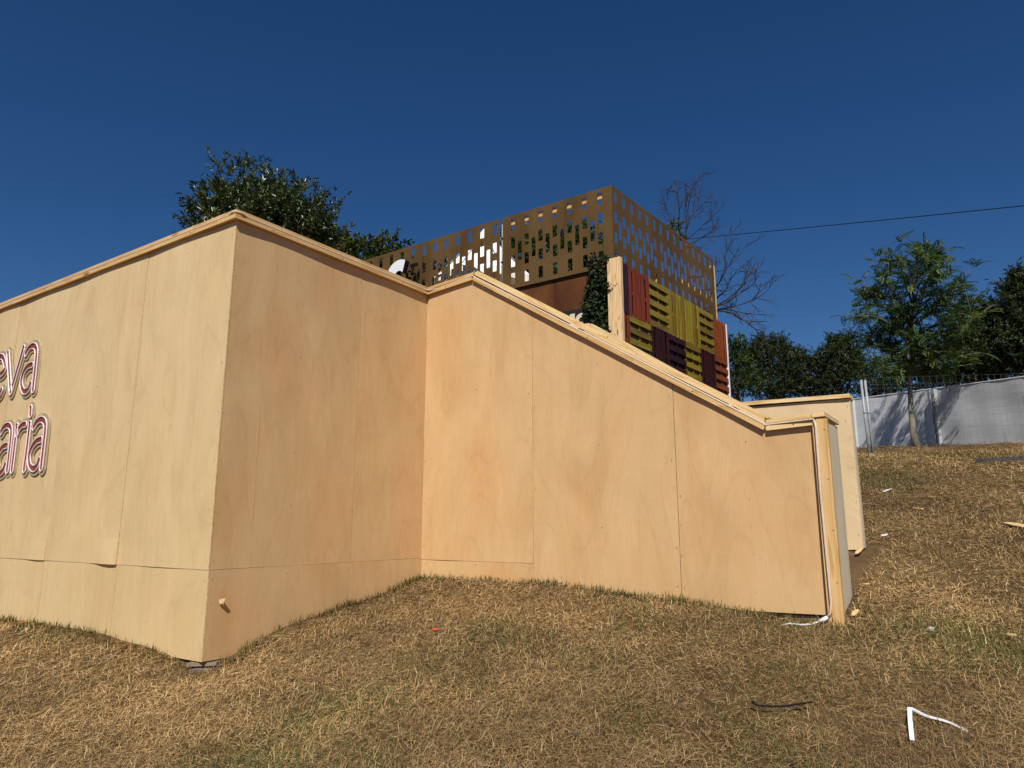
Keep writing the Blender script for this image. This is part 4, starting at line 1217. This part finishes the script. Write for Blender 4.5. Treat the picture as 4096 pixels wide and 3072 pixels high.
# ---- young ash-like tree with feathery compound leaves
def ash_tree():
    rng = np.random.default_rng(21)
    base = on_ground(3668, 1788); D = hypot(base[0], base[1])
    root = thing('young_ash_tree', base, 'slender young tree with feathery compound leaves in front of the white windbreak fence', 'tree')
    mb = MB()
    def pp(px, py, dd=0):
        return at_d(px, py + 62*max(0.0, min(1.0, (1400-py)/400)), D+dd)
    trunk = [base - UP*.05, pp(3655, 1740), pp(3646, 1660), pp(3640, 1560), pp(3638, 1470), pp(3634, 1380), pp(3640, 1290, .05), pp(3652, 1190, .1), pp(3662, 1080, .1), pp(3672, 1000, .1)]
    s = np.linalg.norm(base-CAM)/F
    mb.tube(trunk, [17*s, 11*s, 9*s, 8*s, 7.2*s, 6*s, 5*s, 3.6*s, 2.2*s, 1*s], 10)
    tips = []
    limbs = [(4, [(3600, 1440), (3540, 1390), (3480, 1372)]), (4, [(3570, 1400), (3500, 1330), (3440, 1360)]), (4, [(3690, 1440), (3760, 1400), (3830, 1385)]),
             (5, [(3590, 1310), (3500, 1240), (3415, 1240)]), (5, [(3600, 1290), (3520, 1180), (3470, 1150)]), (5, [(3700, 1310), (3790, 1250), (3890, 1225)]),
             (5, [(3720, 1330), (3820, 1310), (3900, 1250)]), (6, [(3600, 1180), (3540, 1080), (3530, 1020)]), (6, [(3590, 1200), (3500, 1120), (3460, 1130)]),
             (6, [(3720, 1210), (3800, 1130), (3840, 1090)]), (6, [(3740, 1220), (3840, 1170), (3905, 1170)]), (7, [(3620, 1080), (3610, 1000), (3560, 990)]),
             (7, [(3700, 1090), (3740, 1010), (3760, 1000)]), (7, [(3660, 1040), (3690, 970), (3680, 945)]), (8, [(3700, 1020), (3730, 960), (3735, 945)]),
             (4, [(3660, 1430), (3700, 1390), (3790, 1430)]), (5, [(3620, 1340), (3580, 1290), (3550, 1300)]), (6, [(3680, 1200), (3700, 1140), (3760, 1160)]),
             (4, [(3590, 1450), (3530, 1440), (3490, 1450)]), (4, [(3700, 1440), (3770, 1450), (3850, 1420)]), (4, [(3650, 1400), (3660, 1340), (3700, 1340)]), (5, [(3650, 1250), (3600, 1240), (3580, 1200)]),
             (4, [(3680, 1480), (3740, 1490), (3800, 1470)]), (4, [(3600, 1480), (3560, 1480), (3520, 1470)])]
    for ti, pts in limbs:
        for rep in range(2):
            dd = rng.uniform(-1.2, 1.2)
            q = [trunk[ti]] + [pp(px + rng.normal()*14*rep, py + rng.normal()*14*rep, dd*(j+1)/3) for j, (px, py) in enumerate(pts)]
            c = catmull(q, 5); r0 = 3.6*s if rep == 0 else 2.6*s
            mb.tube(c, list(np.linspace(r0, .6*s, len(c))), 5)
            for j in range(4, len(c)):
                tips.append((c[j], unit(c[j]-c[j-1]), j/len(c)))
                if rng.random() < .55:
                    e = c[j] + unit(rng.normal(size=3)*np.array([1, 1, .6]) + UP*.5)*rng.uniform(.25, .6)
                    mb.tube([c[j], (c[j]+e)/2 + UP*.03, e], [1.0*s, .8*s, .4*s], 4)
                    tips.append((e, unit(e-c[j]), 1))
    mb.build('trunk', M['bark'], root, smooth=True)
    P_, D_, N_, L_, W_, C_ = [], [], [], [], [], []
    pal = np.array([(.034, .066, .030), (.048, .082, .030), (.066, .104, .030), (.10, .135, .024), (.15, .17, .028)])
    for p, t, f in tips:
        for k in range(2 + (rng.random() < .45)):
            d = unit(t*.5 + rng.normal(size=3)*np.array([.8, .8, .5]) + UP*.0)
            ln = rng.uniform(.18, .30); side = unit(np.cross(d, UP) + rng.normal(size=3)*.15); up = unit(np.cross(side, d))
            col = pal[rng.choice(5, p=[.32, .32, .22, .10, .04])]*rng.uniform(.8, 1.2)
            npair = 7
            for j in range(npair):
                u = (j+1.2)/(npair+.6); q = p + d*ln*u - UP*ln*.14*u*u
                for sg in (-1, 1):
                    P_.append(q); D_.append(d*.55 + side*sg - UP*.12); N_.append(up + rng.normal(size=3)*.25); L_.append(.072*(1-.35*abs(u-.5)) ); W_.append(.028); C_.append(col)
            P_.append(p + d*ln - UP*ln*.14); D_.append(d - UP*.5); N_.append(up); L_.append(.08); W_.append(.028); C_.append(col)
    leaf_mesh('crown', np.array(P_), np.array(D_), np.array(N_), np.array(L_), np.array(W_), np.array(C_), M['leaf'], root, fold=.15)
ash_tree()

# ---- leafless tree behind the kiosk
def bare_tree():
    rng = np.random.default_rng(33); D = 17.5
    z3 = lambda x, y, dd=0: at_d(2600 + x/2.073, 650 + y/2.073, D+dd)
    hub = z3(395, 1290); g = np.array([hub[0], hub[1], float(gh(hub[0], hub[1]))-.05])
    root = thing('bare_tree', g, 'leafless tree with fine fanning twigs behind the right end of the perforated screen', 'tree')
    mb = MB(); s = np.linalg.norm(hub-CAM)/F
    mb.tube([g, (g+hub)/2 + np.array([.1, 0, 0]), hub], [16*s, 12*s, 8*s], 8)
    mb.tube([hub, z3(320, 1000), z3(300, 760), z3(300, 640)], [7*s, 5*s, 4*s, 3*s], 6)
    limbs = [[(395, 1290), (500, 1240), (600, 1215), (700, 1190), (860, 1140), (980, 1050), (1040, 935)],
             [(395, 1290), (520, 1240), (660, 1240), (780, 1310), (880, 1390), (900, 1440), (985, 1490)],
             [(480, 1250), (600, 1215), (800, 1250), (970, 1265)], [(700, 1265), (790, 1310), (980, 1320)],
             [(420, 1270), (560, 1190), (640, 1160), (720, 1070), (790, 960), (810, 770)],
             [(330, 1050), (440, 1060), (555, 1020), (620, 900), (700, 810), (760, 740), (850, 630)],
             [(310, 950), (440, 940), (550, 860), (620, 770), (665, 660), (688, 540)],
             [(420, 1270), (500, 1180), (570, 1110), (630, 1050), (680, 950), (780, 880)],
             [(300, 640), (300, 500), (330, 300), (370, 190), (425, 95)], [(300, 640), (240, 560), (243, 400), (225, 250), (212, 120)],
             [(300, 640), (400, 560), (490, 470), (590, 390)], [(300, 700), (190, 560), (150, 430), (105, 310)], [(300, 560), (350, 440), (400, 390), (510, 290)],
             [(240, 400), (280, 310), (320, 250), (365, 180), (383, 80)], [(300, 700), (400, 640), (500, 580), (540, 500)], [(300, 500), (345, 420), (380, 300), (440, 260)],
             [(180, 560), (200, 400), (205, 300)], [(640, 1160), (740, 1090), (860, 1000), (885, 900)], [(860, 1140), (905, 1060), (918, 990)], [(300, 700), (440, 700), (520, 600)],
             [(720, 1070), (820, 930), (880, 870)], [(440, 1250), (640, 1130), (760, 1030), (805, 900)], [(240, 560), (170, 470), (130, 380), (110, 330)], [(225, 250), (190, 200), (170, 165)]]
    allp = []
    for i, l in enumerate(limbs):
        dd = rng.uniform(-1.0, 1.0)
        q = [z3(x, y, dd*min(1, k/3)) for k, (x, y) in enumerate(l)]
        c = catmull(q, 5); r0 = (3.8 if i < 8 else 2.4)*s
        mb.tube(c, list(np.linspace(r0, .65*s, len(c))), 5)
        def twig(a, d, ln, lev):
            d = unit(d); pts = [a]
            for k in range(4):
                d = unit(d + rng.normal(size=3)*.22 + UP*.04); pts.append(pts[-1] + d*ln/4)
            mb.tube(pts, list(np.linspace((1.0 if lev else 1.3)*s, .52*s, 5)), 3, cap=False)
            if lev == 0:
                for k in (1, 2, 3): twig(pts[k], d + rng.normal(size=3)*.6, ln*rng.uniform(.35, .6), 1)
        for j in range(3, len(c)-2, 2):
            if rng.random() < .85:
                twig(c[j], (c[j+1]-c[j])/np.linalg.norm(c[j+1]-c[j]) + rng.normal(size=3)*.55 + UP*.05, rng.uniform(.25, .62), 0)
    mb.build('trunk', M['bark_dark'], root, smooth=True)
    lp = [px_lump(2695, 912, 18, 12, D), px_lump(2712, 925, 10, 10, D)]
    f = twig_foliage(rng, lp, 14, 9, .15, .10, .05, .3, [(.07, .11, .02), (.11, .14, .03), (.14, .13, .05)], shell=.2)
    leaf_mesh('leaf_tuft', *f, M['leaf'], root)
bare_tree()

# ---- trees beyond the fence
def far_tree(label, D, lumps_px, seed, ntw, leaf=.16, wid=.055, up=.9, pal=None, spikes=(), trunk_px=None, nleaf=11):
    lumps = [px_lump(*l, D) for l in lumps_px]
    sp = [px_lump(*l, D) for l in spikes]
    x = trunk_px or lumps_px[0][0]
    b = at_d(x, 1600, D)
    fol = [dict(ntw=ntw, nleaf=nleaf, tw_len=.5, Lm=leaf, Wm=wid, up=up, palette=pal, shell=.4)]
    if sp: fol.append(dict(lumps=sp, ntw=max(20, ntw//5), nleaf=nleaf, tw_len=.5, Lm=leaf, Wm=wid, up=1.4, palette=pal, shell=.1))
    return make_tree('leafy_tree', label, 'tree', b, at_d(x, lumps_px[0][1]-20, D), .13, lumps, seed, fol, bark='bark_dark', nb=10, group='trees beyond the fence', start=.2)
olive = [(.020, .030, .014), (.030, .042, .018), (.044, .056, .024), (.062, .072, .032)]
green = [(.022, .036, .010), (.034, .052, .012), (.050, .072, .016), (.070, .092, .02)]
dark = [(.018, .026, .010), (.026, .036, .013), (.038, .048, .016), (.056, .062, .02)]
far_tree('narrow bright green tree just right of the white trim of the pallet wall', 30, [(2945, 1490, 40, 90), (2965, 1540, 60, 60), (2930, 1450, 18, 30)], 41, 260, leaf=.16, wid=.06, pal=green, spikes=[(2946, 1408, 10, 28), (2955, 1400, 12, 16)], nleaf=10)
far_tree('bushy grey-green tree beyond the fence, left of the dip in the treetops', 36, [(3070, 1470, 95, 70), (3040, 1430, 55, 40), (3120, 1430, 45, 40), (3080, 1550, 110, 50), (3165, 1480, 45, 50), (3010, 1470, 40, 60)], 42, 900, leaf=.20, wid=.05, pal=olive,
         spikes=[(3045, 1392, 12, 24), (3080, 1395, 12, 22), (3118, 1390, 10, 26), (3140, 1415, 10, 18), (3185, 1435, 10, 16)])
far_tree('low dark green tree filling the dip between the two bushy treetops', 38, [(3235, 1540, 55, 45), (3225, 1490, 30, 30), (3280, 1560, 60, 35), (3160, 1570, 60, 35)], 43, 480, leaf=.18, wid=.06, pal=dark, spikes=[(3222, 1455, 10, 18), (3255, 1470, 14, 14)])
far_tree('upright grey-green tree beyond the fence, directly behind the paired fence posts', 36, [(3350, 1470, 70, 60), (3390, 1450, 45, 50), (3320, 1440, 40, 40), (3370, 1540, 90, 50), (3430, 1490, 40, 45)], 44, 760, leaf=.19, wid=.055, pal=olive,
         spikes=[(3332, 1385, 10, 22), (3355, 1395, 9, 18), (3388, 1380, 12, 26), (3415, 1425, 10, 20)])
far_tree('dark low tree behind the young feathery tree, partly hidden by its trunk', 34, [(3560, 1560, 60, 40), (3500, 1560, 45, 40), (3720, 1500, 90, 70), (3790, 1470, 70, 60), (3640, 1530, 60, 30), (3830, 1440, 60, 60)], 45, 800, leaf=.17, wid=.06, pal=dark)
far_tree('broad dark olive tree beyond the fence at the right, lower than its neighbour', 31, [(3930, 1430, 110, 90), (3870, 1400, 70, 60), (3970, 1330, 60, 60), (3900, 1480, 130, 60), (4000, 1400, 70, 90), (3850, 1330, 30, 40)], 46, 1200, leaf=.17, wid=.06, pal=dark,
         spikes=[(3860, 1285, 14, 24), (3940, 1280, 14, 20), (3975, 1255, 12, 20)])
far_tree('tallest dark tree beyond the fence, at the right edge with pointed tips', 30, [(4070, 1290, 60, 90), (4110, 1380, 110, 110), (4060, 1230, 30, 60), (4120, 1230, 60, 70), (4180, 1350, 120, 140), (4040, 1450, 80, 50)], 47, 1300, leaf=.17, wid=.055, pal=olive,
         spikes=[(4035, 1180, 12, 34), (4075, 1160, 12, 34), (4095, 1140, 14, 30), (4110, 1170, 20, 40)], trunk_px=4110)
# ================================================================== FENCES
def scrim_fence():
    pts = []
    for px, yt, yb, d in ((2900, 1655, 1845, 22.6), (3200, 1625, 1825, 21.9), (3418, 1597, 1812, 21.3), (3735, 1556, 1795, 19.6), (4096, 1508, 1772, 17.8), (4500, 1455, 1745, 16.2), (5000, 1390, 1720, 14.6)):
        t = at_d(px, yt, d); b = at_d(px, yb, d)
        zb = min(float(b[2]), float(gh(b[0], b[1]))) - .05
        pts.append((t, np.array([t[0], t[1], zb])))
    root = thing('windbreak_fence', pts[3][1], 'white windbreak sheeting stretched along the top of the slope behind the young tree', 'fence', None)
    mb = MB(); NX, NY = 26, 10; acc = 0; VV = {}
    for k in range(len(pts)-1):
        (t0, b0), (t1, b1) = pts[k], pts[k+1]
        w = np.linalg.norm(t1-t0)
        nrm = np.cross(t1-t0, UP); nrm /= np.linalg.norm(nrm)
        def q(i, j):
            f, g = i/NX, j/NY
            p = (b0*(1-f)+b1*f)*(1-g) + (t0*(1-f)+t1*f)*g
            s = acc + w*f
            e = .012*sin(2.1*s)*sin(pi*g) + .004*sin(7.3*s + 2*g) + .0035*sin(11*g+1.3*s) + .05*math.exp(-((s-6.2)/.10)**2)
            sag = -.008*abs(sin(pi*s/1.75))*g
            return p + nrm*e + UP*sag, (s, g*2)
        for i in range(NX):
            for j in range(NY):
                a = [q(i, j), q(i+1, j), q(i+1, j+1), q(i, j+1)]
                mb.face([z[0] for z in a], [z[1] for z in a])
        acc += w
    mb.build('sheet', M['scrim'], root, smooth=True)
    mb = MB(); mw = MB()
    for (t0, b0), (t1, b1) in zip(pts[:-1], pts[1:]):
        mb.tube([t0 + UP*.012, t1 + UP*.012], .012, 6)
    mb.build('top_hem', M['white_plastic'], root)
    q_ = at_d(3727, 1560, 19.45); m2 = MB(); m2.tube([np.array([q_[0], q_[1], float(gh(q_[0], q_[1]))-.1]), q_], .035, 8); m2.build('post', M['wire'], root, smooth=True)
    for f in (0, .5):
        for (t0, b0), (t1, b1) in zip(pts[:-1], pts[1:]):
            t = t0*(1-f)+t1*f; b = b0*(1-f)+b1*f
            m2 = MB(); m2.tube([b + np.array([.03, .05, -.2]), t + np.array([.03, .05, 0.02])], .022, 8)
            m2.build('post', M['steel'], root, smooth=True)
scrim_fence()

def mesh_fence():
    a = on_ground(3478, 1820); b_ = on_ground(4096, 1792)
    # run of two mesh panels leaving the paired posts towards the right
    g = np.array([a[0], a[1], float(gh(a[0], a[1]))])
    topa = at_d(3444, 1520, hypot(a[0], a[1]))
    h = float(topa[2]-g[2])
    dirv = np.array([b_[0]-a[0], b_[1]-a[1], 0]); dirv /= np.linalg.norm(dirv)
    lean = np.array([topa[0]-g[0], topa[1]-g[1], 0])/h
    def mk(start, ln, label, nposts):
        p0 = a + dirv*start; p0 = np.array([p0[0], p0[1], float(gh(p0[0], p0[1]))])
        p1 = a + dirv*(start+ln); p1 = np.array([p1[0], p1[1], float(gh(p1[0], p1[1]))])
        root = thing('mesh_fence_panel', p0, label, 'mesh fence', 'welded mesh fence panels on the crest')
        for k in range(nposts):
            m = MB(); q0 = p0 + dirv*.085*k + UP*-.25; q1 = p0 + dirv*.085*k + UP*h + lean*h
            m.tube([q0, q1], .024, 10)
            m.tube([p0 + dirv*.085*k + (UP+lean)*(h*.55), p0 + dirv*.085*k + (UP+lean)*(h*.55+.03)], .029, 10)
            m.build('post', M['steel'], root, smooth=True)
        m = MB(); n = int(ln/.148)
        H = h + .03
        folds = [.10, .14, .47, .51, .86, .90]
        nrm = np.array([-dirv[1], dirv[0], 0])
        def wp(s, z):
            base = p0 + (p1-p0)*(s/ln)
            o = 0
            for f0 in (.12, .49, .88): o -= .028*max(0, 1-abs(z/H-f0)/.025)
            return base + (UP+lean)*z + nrm*(o - .045)
        zs = [.06*H, .095*H, .12*H, .145*H, .3*H, .465*H, .49*H, .515*H, .68*H, .855*H, .88*H, .905*H, 1.0*H]
        for i in range(1, n):
            s = i*.148
            m.tube([wp(s, z) for z in [.02]+zs], .0015, 4)
        for z in (.06*H, .095*H, .145*H, .3*H, .465*H, .515*H, .68*H, .855*H, .905*H, 1.0*H):
            m.tube([wp(.03, z), wp(ln*.5, z), wp(ln-.02, z)], .0015, 4)
        m.build('wire_mesh', M['wire'], root)
    mk(.0, 6.4, 'welded wire mesh panel running right from the paired grey posts on the crest', 2)
mesh_fence()

# overhead line
a = at_d(2740, 957, 24); b = at_d(4096, 823, 17.5)
d = (b-a); pts = []
for t in np.linspace(-1.6, 2.4, 40):
    p = a + d*t; p = p + UP*(.05*(t-.5)**2 - .012)
    pts.append(p)
mb = MB(); mb.tube(pts, .011, 6)
tag(mb.build('overhead_cable', M['black'], None, smooth=True), 'thin dark overhead cable crossing the sky on the right', 'cable')

# ================================================================== SMALL THINGS LYING ON THE GRASS
def ribbon(px_pts, w, t, lift=.012, mat='white_plastic', rise=None):
    P_ = [on_ground(x, y) for x, y in px_pts]
    P_ = [np.array([p[0], p[1], float(gh(p[0], p[1])) + lift + (rise[i] if rise else 0)]) for i, p in enumerate(P_)]
    c = catmull(P_, 6) if len(P_) > 2 else P_
    mb = MB()
    for i in range(len(c)-1):
        dd = c[i+1]-c[i]; dd = dd/np.linalg.norm(dd); sd = np.cross(dd, UP); sd /= np.linalg.norm(sd)
        mb.bar(c[i], c[i+1]+dd*.002, sd*w, UP*t)
    return mb, P_
mb, p = ribbon([(3652, 2992), (3646, 2935), (3644, 2884)], .017, .009, .028, rise=[.0, .012, .02])
mb2, p2 = ribbon([(3650, 2882), (3710, 2900), (3790, 2915), (3870, 2926)], .014, .007, .026, rise=[.02, .01, .0, -.024])
root = thing('plastic_strip', p[0], 'bent white plastic strip lying in the grass at the lower right', 'strip')
mb.build('short_arm', M['white_plastic'], root); mb2.build('long_arm', M['white_plastic'], root)
mb, p = ribbon([(3010, 2848), (3040, 2858), (3130, 2858), (3200, 2852), (3250, 2851)], .014, .006, .034, rise=[.01, .002, 0, .004, .008])
tag(mb.build('plastic_strap', M['black'], None), 'thin black plastic strap lying on the dry grass left of the bent white strip', 'strap')
def blob(px, py, r, sq, name, mat, label, cat, seed, lift=.02):
    rng = np.random.default_rng(seed); import bmesh
    p = on_ground(px, py); bm = bmesh.new(); bmesh.ops.create_icosphere(bm, subdivisions=2, radius=1)
    ph = rng.random(6)*6
    for v in bm.verts:
        c = v.co; k = 1 + .18*sin(3*c.x+ph[0]) + .15*sin(4*c.y+ph[1]) + .12*sin(5*c.z+ph[2])
        v.co = Vector((c.x*sq[0]*r*k + p[0], c.y*sq[1]*r*k + p[1], c.z*sq[2]*r*k + float(gh(p[0], p[1])) + lift))
    me = bpy.data.meshes.new(name); bm.to_mesh(me); bm.free(); me.materials.append(M[mat])
    me.polygons.foreach_set('use_smooth', [True]*len(me.polygons))
    o = link(bpy.data.objects.new(name, me), None); tag(o, label, cat); return o
blob(1742, 2543, .017, (1.15, .7, .45), 'plastic_scrap', 'orange_plastic', 'small orange-red plastic scrap on the dry grass in the middle', 'scrap', 1, .035)
blob(3725, 2532, .020, (1.2, .8, .6), 'stone', 'stone', 'small pale rounded stone in the grass right of the end post', 'stone', 2)
blob(2300, 2955, .018, (1.2, 1.0, .6), 'clod', 'bark_dark', 'dark clod of earth at the bottom centre of the grass', 'clod', 3, .01)
def chip(px0, py0, px1, py1, w, label, mat='chipwood', name='wood_chip', lift=.03, t=.006):
    a, b = on_ground(px0, py0), on_ground(px1, py1)
    a = np.array([a[0], a[1], float(gh(a[0], a[1]))+lift]); b = np.array([b[0], b[1], float(gh(b[0], b[1]))+lift])
    dd = (b-a)/np.linalg.norm(b-a); sd = np.cross(dd, UP); sd /= np.linalg.norm(sd); m = (a+b)/2
    mb = MB()
    prof = [a - sd*w*.15, a + dd*.01 + sd*w*.35, m + sd*w*.5, b - dd*.015 + sd*w*.42, b, m - sd*w*.5]
    up = np.cross(sd, dd)
    top = [p + up*t for p in prof]
    mb.face(top, [(0, 0)]*6); mb.face(prof[::-1], [(0, 0)]*6)
    for i in range(6): j = (i+1) % 6; mb.face([prof[i], prof[j], top[j], top[i]])
    o = mb.build(name, M[mat], None); tag(o, label, 'litter' if mat != 'chipwood' else 'wood chip'); return o
chip(3412, 2488, 3432, 2462, .035, 'pale orange wood offcut leaning in the grass beside the end post')
chip(3456, 2358, 3482, 2354, .03, 'short wood chip on the trampled earth beyond the end post')
chip(4025, 2562, 4070, 2568, .025, 'long pale wood chip on bare earth near the right edge')
chip(3534, 1979, 3564, 1966, .04, 'white strip of litter on the slope below the paired fence posts', 'white_plastic', 'litter_strip')
chip(3528, 2160, 3550, 2152, .045, 'short white scrap of litter beside the rear plywood wall', 'white_plastic', 'litter_scrap')
chip(3650, 2045, 3695, 2050, .02, 'thin pale stick lying on the slope in the middle distance', 'chipwood', 'stick', t=.012)
chip(3425, 2232, 3445, 2212, .04, 'pale splintered wood at the foot of the rear plywood wall')
chip(4030, 2105, 4120, 2125, .14, 'pale sawdust-coloured board end at the right edge of the slope')
# dark kerb-like slab and a black pipe near the crest
p0, p1 = on_ground(3905, 1842), on_ground(4300, 1822)
q0, q1 = on_ground(3905, 1852), on_ground(4300, 1842)
mb = MB(); lift = UP*.03
mb.face([q0+lift, q1+lift, p1+lift, p0+lift]); 
for u, v in ((q0, q1), (q1, p1), (p1, p0), (p0, q0)): mb.face([u-UP*.1, v-UP*.1, v+lift, u+lift])
tag(mb.build('path', M['asphalt'], None), 'dark strip of path just below the crest at the right edge', 'path', kind='structure')
a0 = on_ground(3470, 1803); s0 = at_d(3470, 1797, 19.4); s1 = at_d(3556, 1792, 19.0)
mb = MB(); z = float(max(gh(s0[0], s0[1]), 0)) + .09
for k in range(1): mb.bar(np.array([s0[0], s0[1], s0[2]]), np.array([s1[0], s1[1], s1[2]]), np.array([.08, .16, 0]), UP*.07)
tag(mb.build('fence_foot', M['black'], None, bevel=.01), 'black rubber foot block lying at the base of the white sheeting', 'fence foot')

# ================================================================== DRY GRASS
def grass():
    rng = np.random.default_rng(101)
    def noise(x, y, f, s):
        r = np.random.default_rng(s); v = 0
        for k in range(5):
            a = r.random()*2*pi; fx, fy = f*(1+.5*k)*cos(a), f*(1+.5*k)*sin(a)
            v = v + np.sin(fx*x + fy*y + r.random()*6 + 1.2*np.sin(.7*fy*x - .6*fx*y + r.random()*6))/(1+.4*k)
        return v/2.6
    def near_wall(x, y):
        """signed distance outside the front wall's faces; negative means inside"""
        def sd(base, n): return (x-base[0])*n[0] + (y-base[1])*n[1]
        a, b, c = sd(C1, nA), sd(C1, nB), sd(INN, nA)
        left = np.where(a > b, a, b)          # convex corner
        # points along C
        sC = (x-INN[0])*dC[0] + (y-INN[1])*dC[1]
        sB = (x-C1[0])*aB[0] + (y-C1[1])*aB[1]
        d = np.where(sB > 2.055, np.where((sC > -6) & (sC < end_s), c, 9.0), left)
        d = np.where((sB > 2.055) & (c < -2.0), 9.0, d)
        inC = (sC > 0) & (sC < end_s+.03) & (c < 0) & (c > -.47)
        return np.where(inC, np.minimum(d, c), d)
    fx = lambda n, lo, hi: lo + (hi-lo)*rng.random(n)
    sets = []
    # polar sampling, density falling with distance
    N = 1200000
    u = rng.random(N); r = 2.2*(21.0/2.2)**(u**1.0); th = fx(N, -48, 48)
    x = r*np.sin(np.radians(th)); y = r*np.cos(np.radians(th))
    g = noise(x, y, 1.3, 5) + .5*noise(x, y, 4.0, 6)
    green_p = np.clip(.10 + .62*(g-.30), .015, .85)
    bare = noise(x, y, 1.0, 8) + .6*noise(x, y, 3.1, 9)
    keep = rng.random(N) < np.clip(1.05 - .75*np.clip(bare-.25, 0, 1.2), .22, 1)
    dw = near_wall(x, y)
    keep &= dw > .012
    x, y, r, green_p, dw, bare = x[keep], y[keep], r[keep], green_p[keep], dw[keep], bare[keep]
    # fringe of taller green tufts along the foot of the wall
    fr = []
    for base, d, s0, s1, n_, dens in ((C1, aA, .1, 4.6, nA, 260), (C1, aB, .25, 2.02, nB, 800), (INN, dC, .05, 3.2, nA, 850)):
        m = int((s1-s0)*dens); s = fx(m, s0, s1); o = .012 + np.abs(rng.normal(size=m))*.05
        clump = .5 + .5*np.sin(s*5.1+1)*np.sin(s*2.3)
        k = rng.random(m) < .10 + .75*clump**2
        q = base[None, :2] + d[None, :2]*s[:, None] + n_[None, :2]*o[:, None]
        fr.append(q[k])
    for px, py, m in ((1672, 2292, 220), (1700, 2288, 120), (1630, 2330, 120), (1560, 2360, 60), (1400, 2420, 70), (1320, 2450, 30), (1960, 2310, 60), (2230, 2322, 120), (2330, 2335, 60), (2500, 2362, 60),
                      (2720, 2402, 150), (2800, 2412, 60), (3050, 2462, 60), (3330, 2490, 50), (3440, 2440, 70), (120, 2505, 150), (40, 2480, 80), (300, 2545, 40), (620, 2600, 50), (770, 2650, 70), (905, 2650, 110), (980, 2600, 60), (3470, 2215, 80)):
        g_ = on_ground(px, py+8)
        fr.append(g_[None, :2] + rng.normal(size=(m, 2))*np.array([.045, .035]))
    fr = np.concatenate(fr); fr = fr[near_wall(fr[:, 0], fr[:, 1]) > .012]; nf = len(fr)
    x = np.concatenate([x, fr[:, 0]]); y = np.concatenate([y, fr[:, 1]]); r = np.concatenate([r, np.hypot(fr[:, 0], fr[:, 1])])
    green_p = np.concatenate([green_p, np.full(nf, .72)]); dw = np.concatenate([dw, np.full(nf, .03)])
    isf = np.concatenate([np.zeros(len(x)-nf, bool), np.ones(nf, bool)])
    n = len(x)
    isg = rng.random(n) < green_p
    z = gh(x, y)
    ang = rng.random(n)*2*pi
    tilt = np.where(isg, fx(n, 15, 75), np.where(rng.random(n) < .14, fx(n, 25, 60), fx(n, 74, 90)))
    tilt = np.where(isf, fx(n, 10, 70), tilt)
    L = np.where(isg, fx(n, .018, .05), .014 + .065*rng.random(n)**1.6)*(1+.02*r); L = np.where(isf, fx(n, .025, .08), L)
    W = np.where(isg, .0021, .0017)*(.6+.8*rng.random(n))*np.clip(r/3.6, .9, 4.0)
    W = np.where(isf & isg, W*1.7, W)
    tr = np.radians(tilt)
    dx, dy, dz = np.sin(tr)*np.cos(ang), np.sin(tr)*np.sin(ang), np.cos(tr)
    # keep blades from piercing the wall
    for base, n_ in ((C1, nA), (C1, nB), (INN, nA)):
        comp = dx*n_[0] + dy*n_[1]
        close = (dw < .13) & (comp < 0)
        dx = np.where(close, dx - comp*n_[0]*1.3, dx); dy = np.where(close, dy - comp*n_[1]*1.3, dy)
    d1 = np.stack([dx, dy, dz], 1); d1 = unit(d1)
    b = np.stack([x, y, z - .004 + .026*rng.random(n)*(~isf)], 1)
    side = unit(np.cross(d1, np.array([0, 0, 1.0]))) + rng.normal(size=(n, 3))*.3; side = unit(side)
    # ground-following slope for lying blades
    sl = gh(x + d1[:, 0]*L, y + d1[:, 1]*L) - z
    bend = rng.normal(size=(n, 3))*.22; bend[:, 2] = -np.abs(bend[:, 2])*np.where(isg, .6, .5)
    m = b + d1*(L*.5)[:, None]; m[:, 2] += sl*.5*np.sin(tr)
    t = m + unit(d1 + bend)*(L*.5)[:, None]; t[:, 2] += sl*.5*np.sin(tr)
    t[:, 2] = np.maximum(t[:, 2], gh(t[:, 0], t[:, 1]) + .003)
    w = (side*W[:, None])*.5
    V = np.stack([b-w, b+w, m+w*.9, m-w*.9, t], 1).reshape(-1, 3)
    i = np.arange(n)*5
    Q = np.stack([i, i+1, i+2, i+3], 1); T = np.stack([i+3, i+2, i+4], 1)
    straw = np.array([(.50, .345, .165), (.40, .265, .120), (.29, .185, .080), (.18, .113, .050), (.62, .47, .26), (.09, .056, .028)])
    grn = np.array([(.075, .095, .022), (.11, .125, .032), (.16, .155, .048), (.05, .070, .018)])
    C = np.where(isg[:, None], grn[rng.integers(0, 4, n)], straw[rng.choice(6, n, p=[.27, .24, .18, .12, .11, .08])])
    C = C*(.8+.4*rng.random((n, 1)))
    big = .97 + .26*noise(x, y, .8, 15) + .22*noise(x, y, 3.3, 16) + .12*noise(x, y, 9.0, 17)
    C = C*big[:, None]*np.array([.95, .91, .86])
    o = np_mesh('dry_grass', V, [Q, T], M['straw'], None, np.repeat(C, 5, 0))
    tag(o, 'mown straw-coloured grass with greener patches covering the slope', 'grass', kind='stuff')
grass()
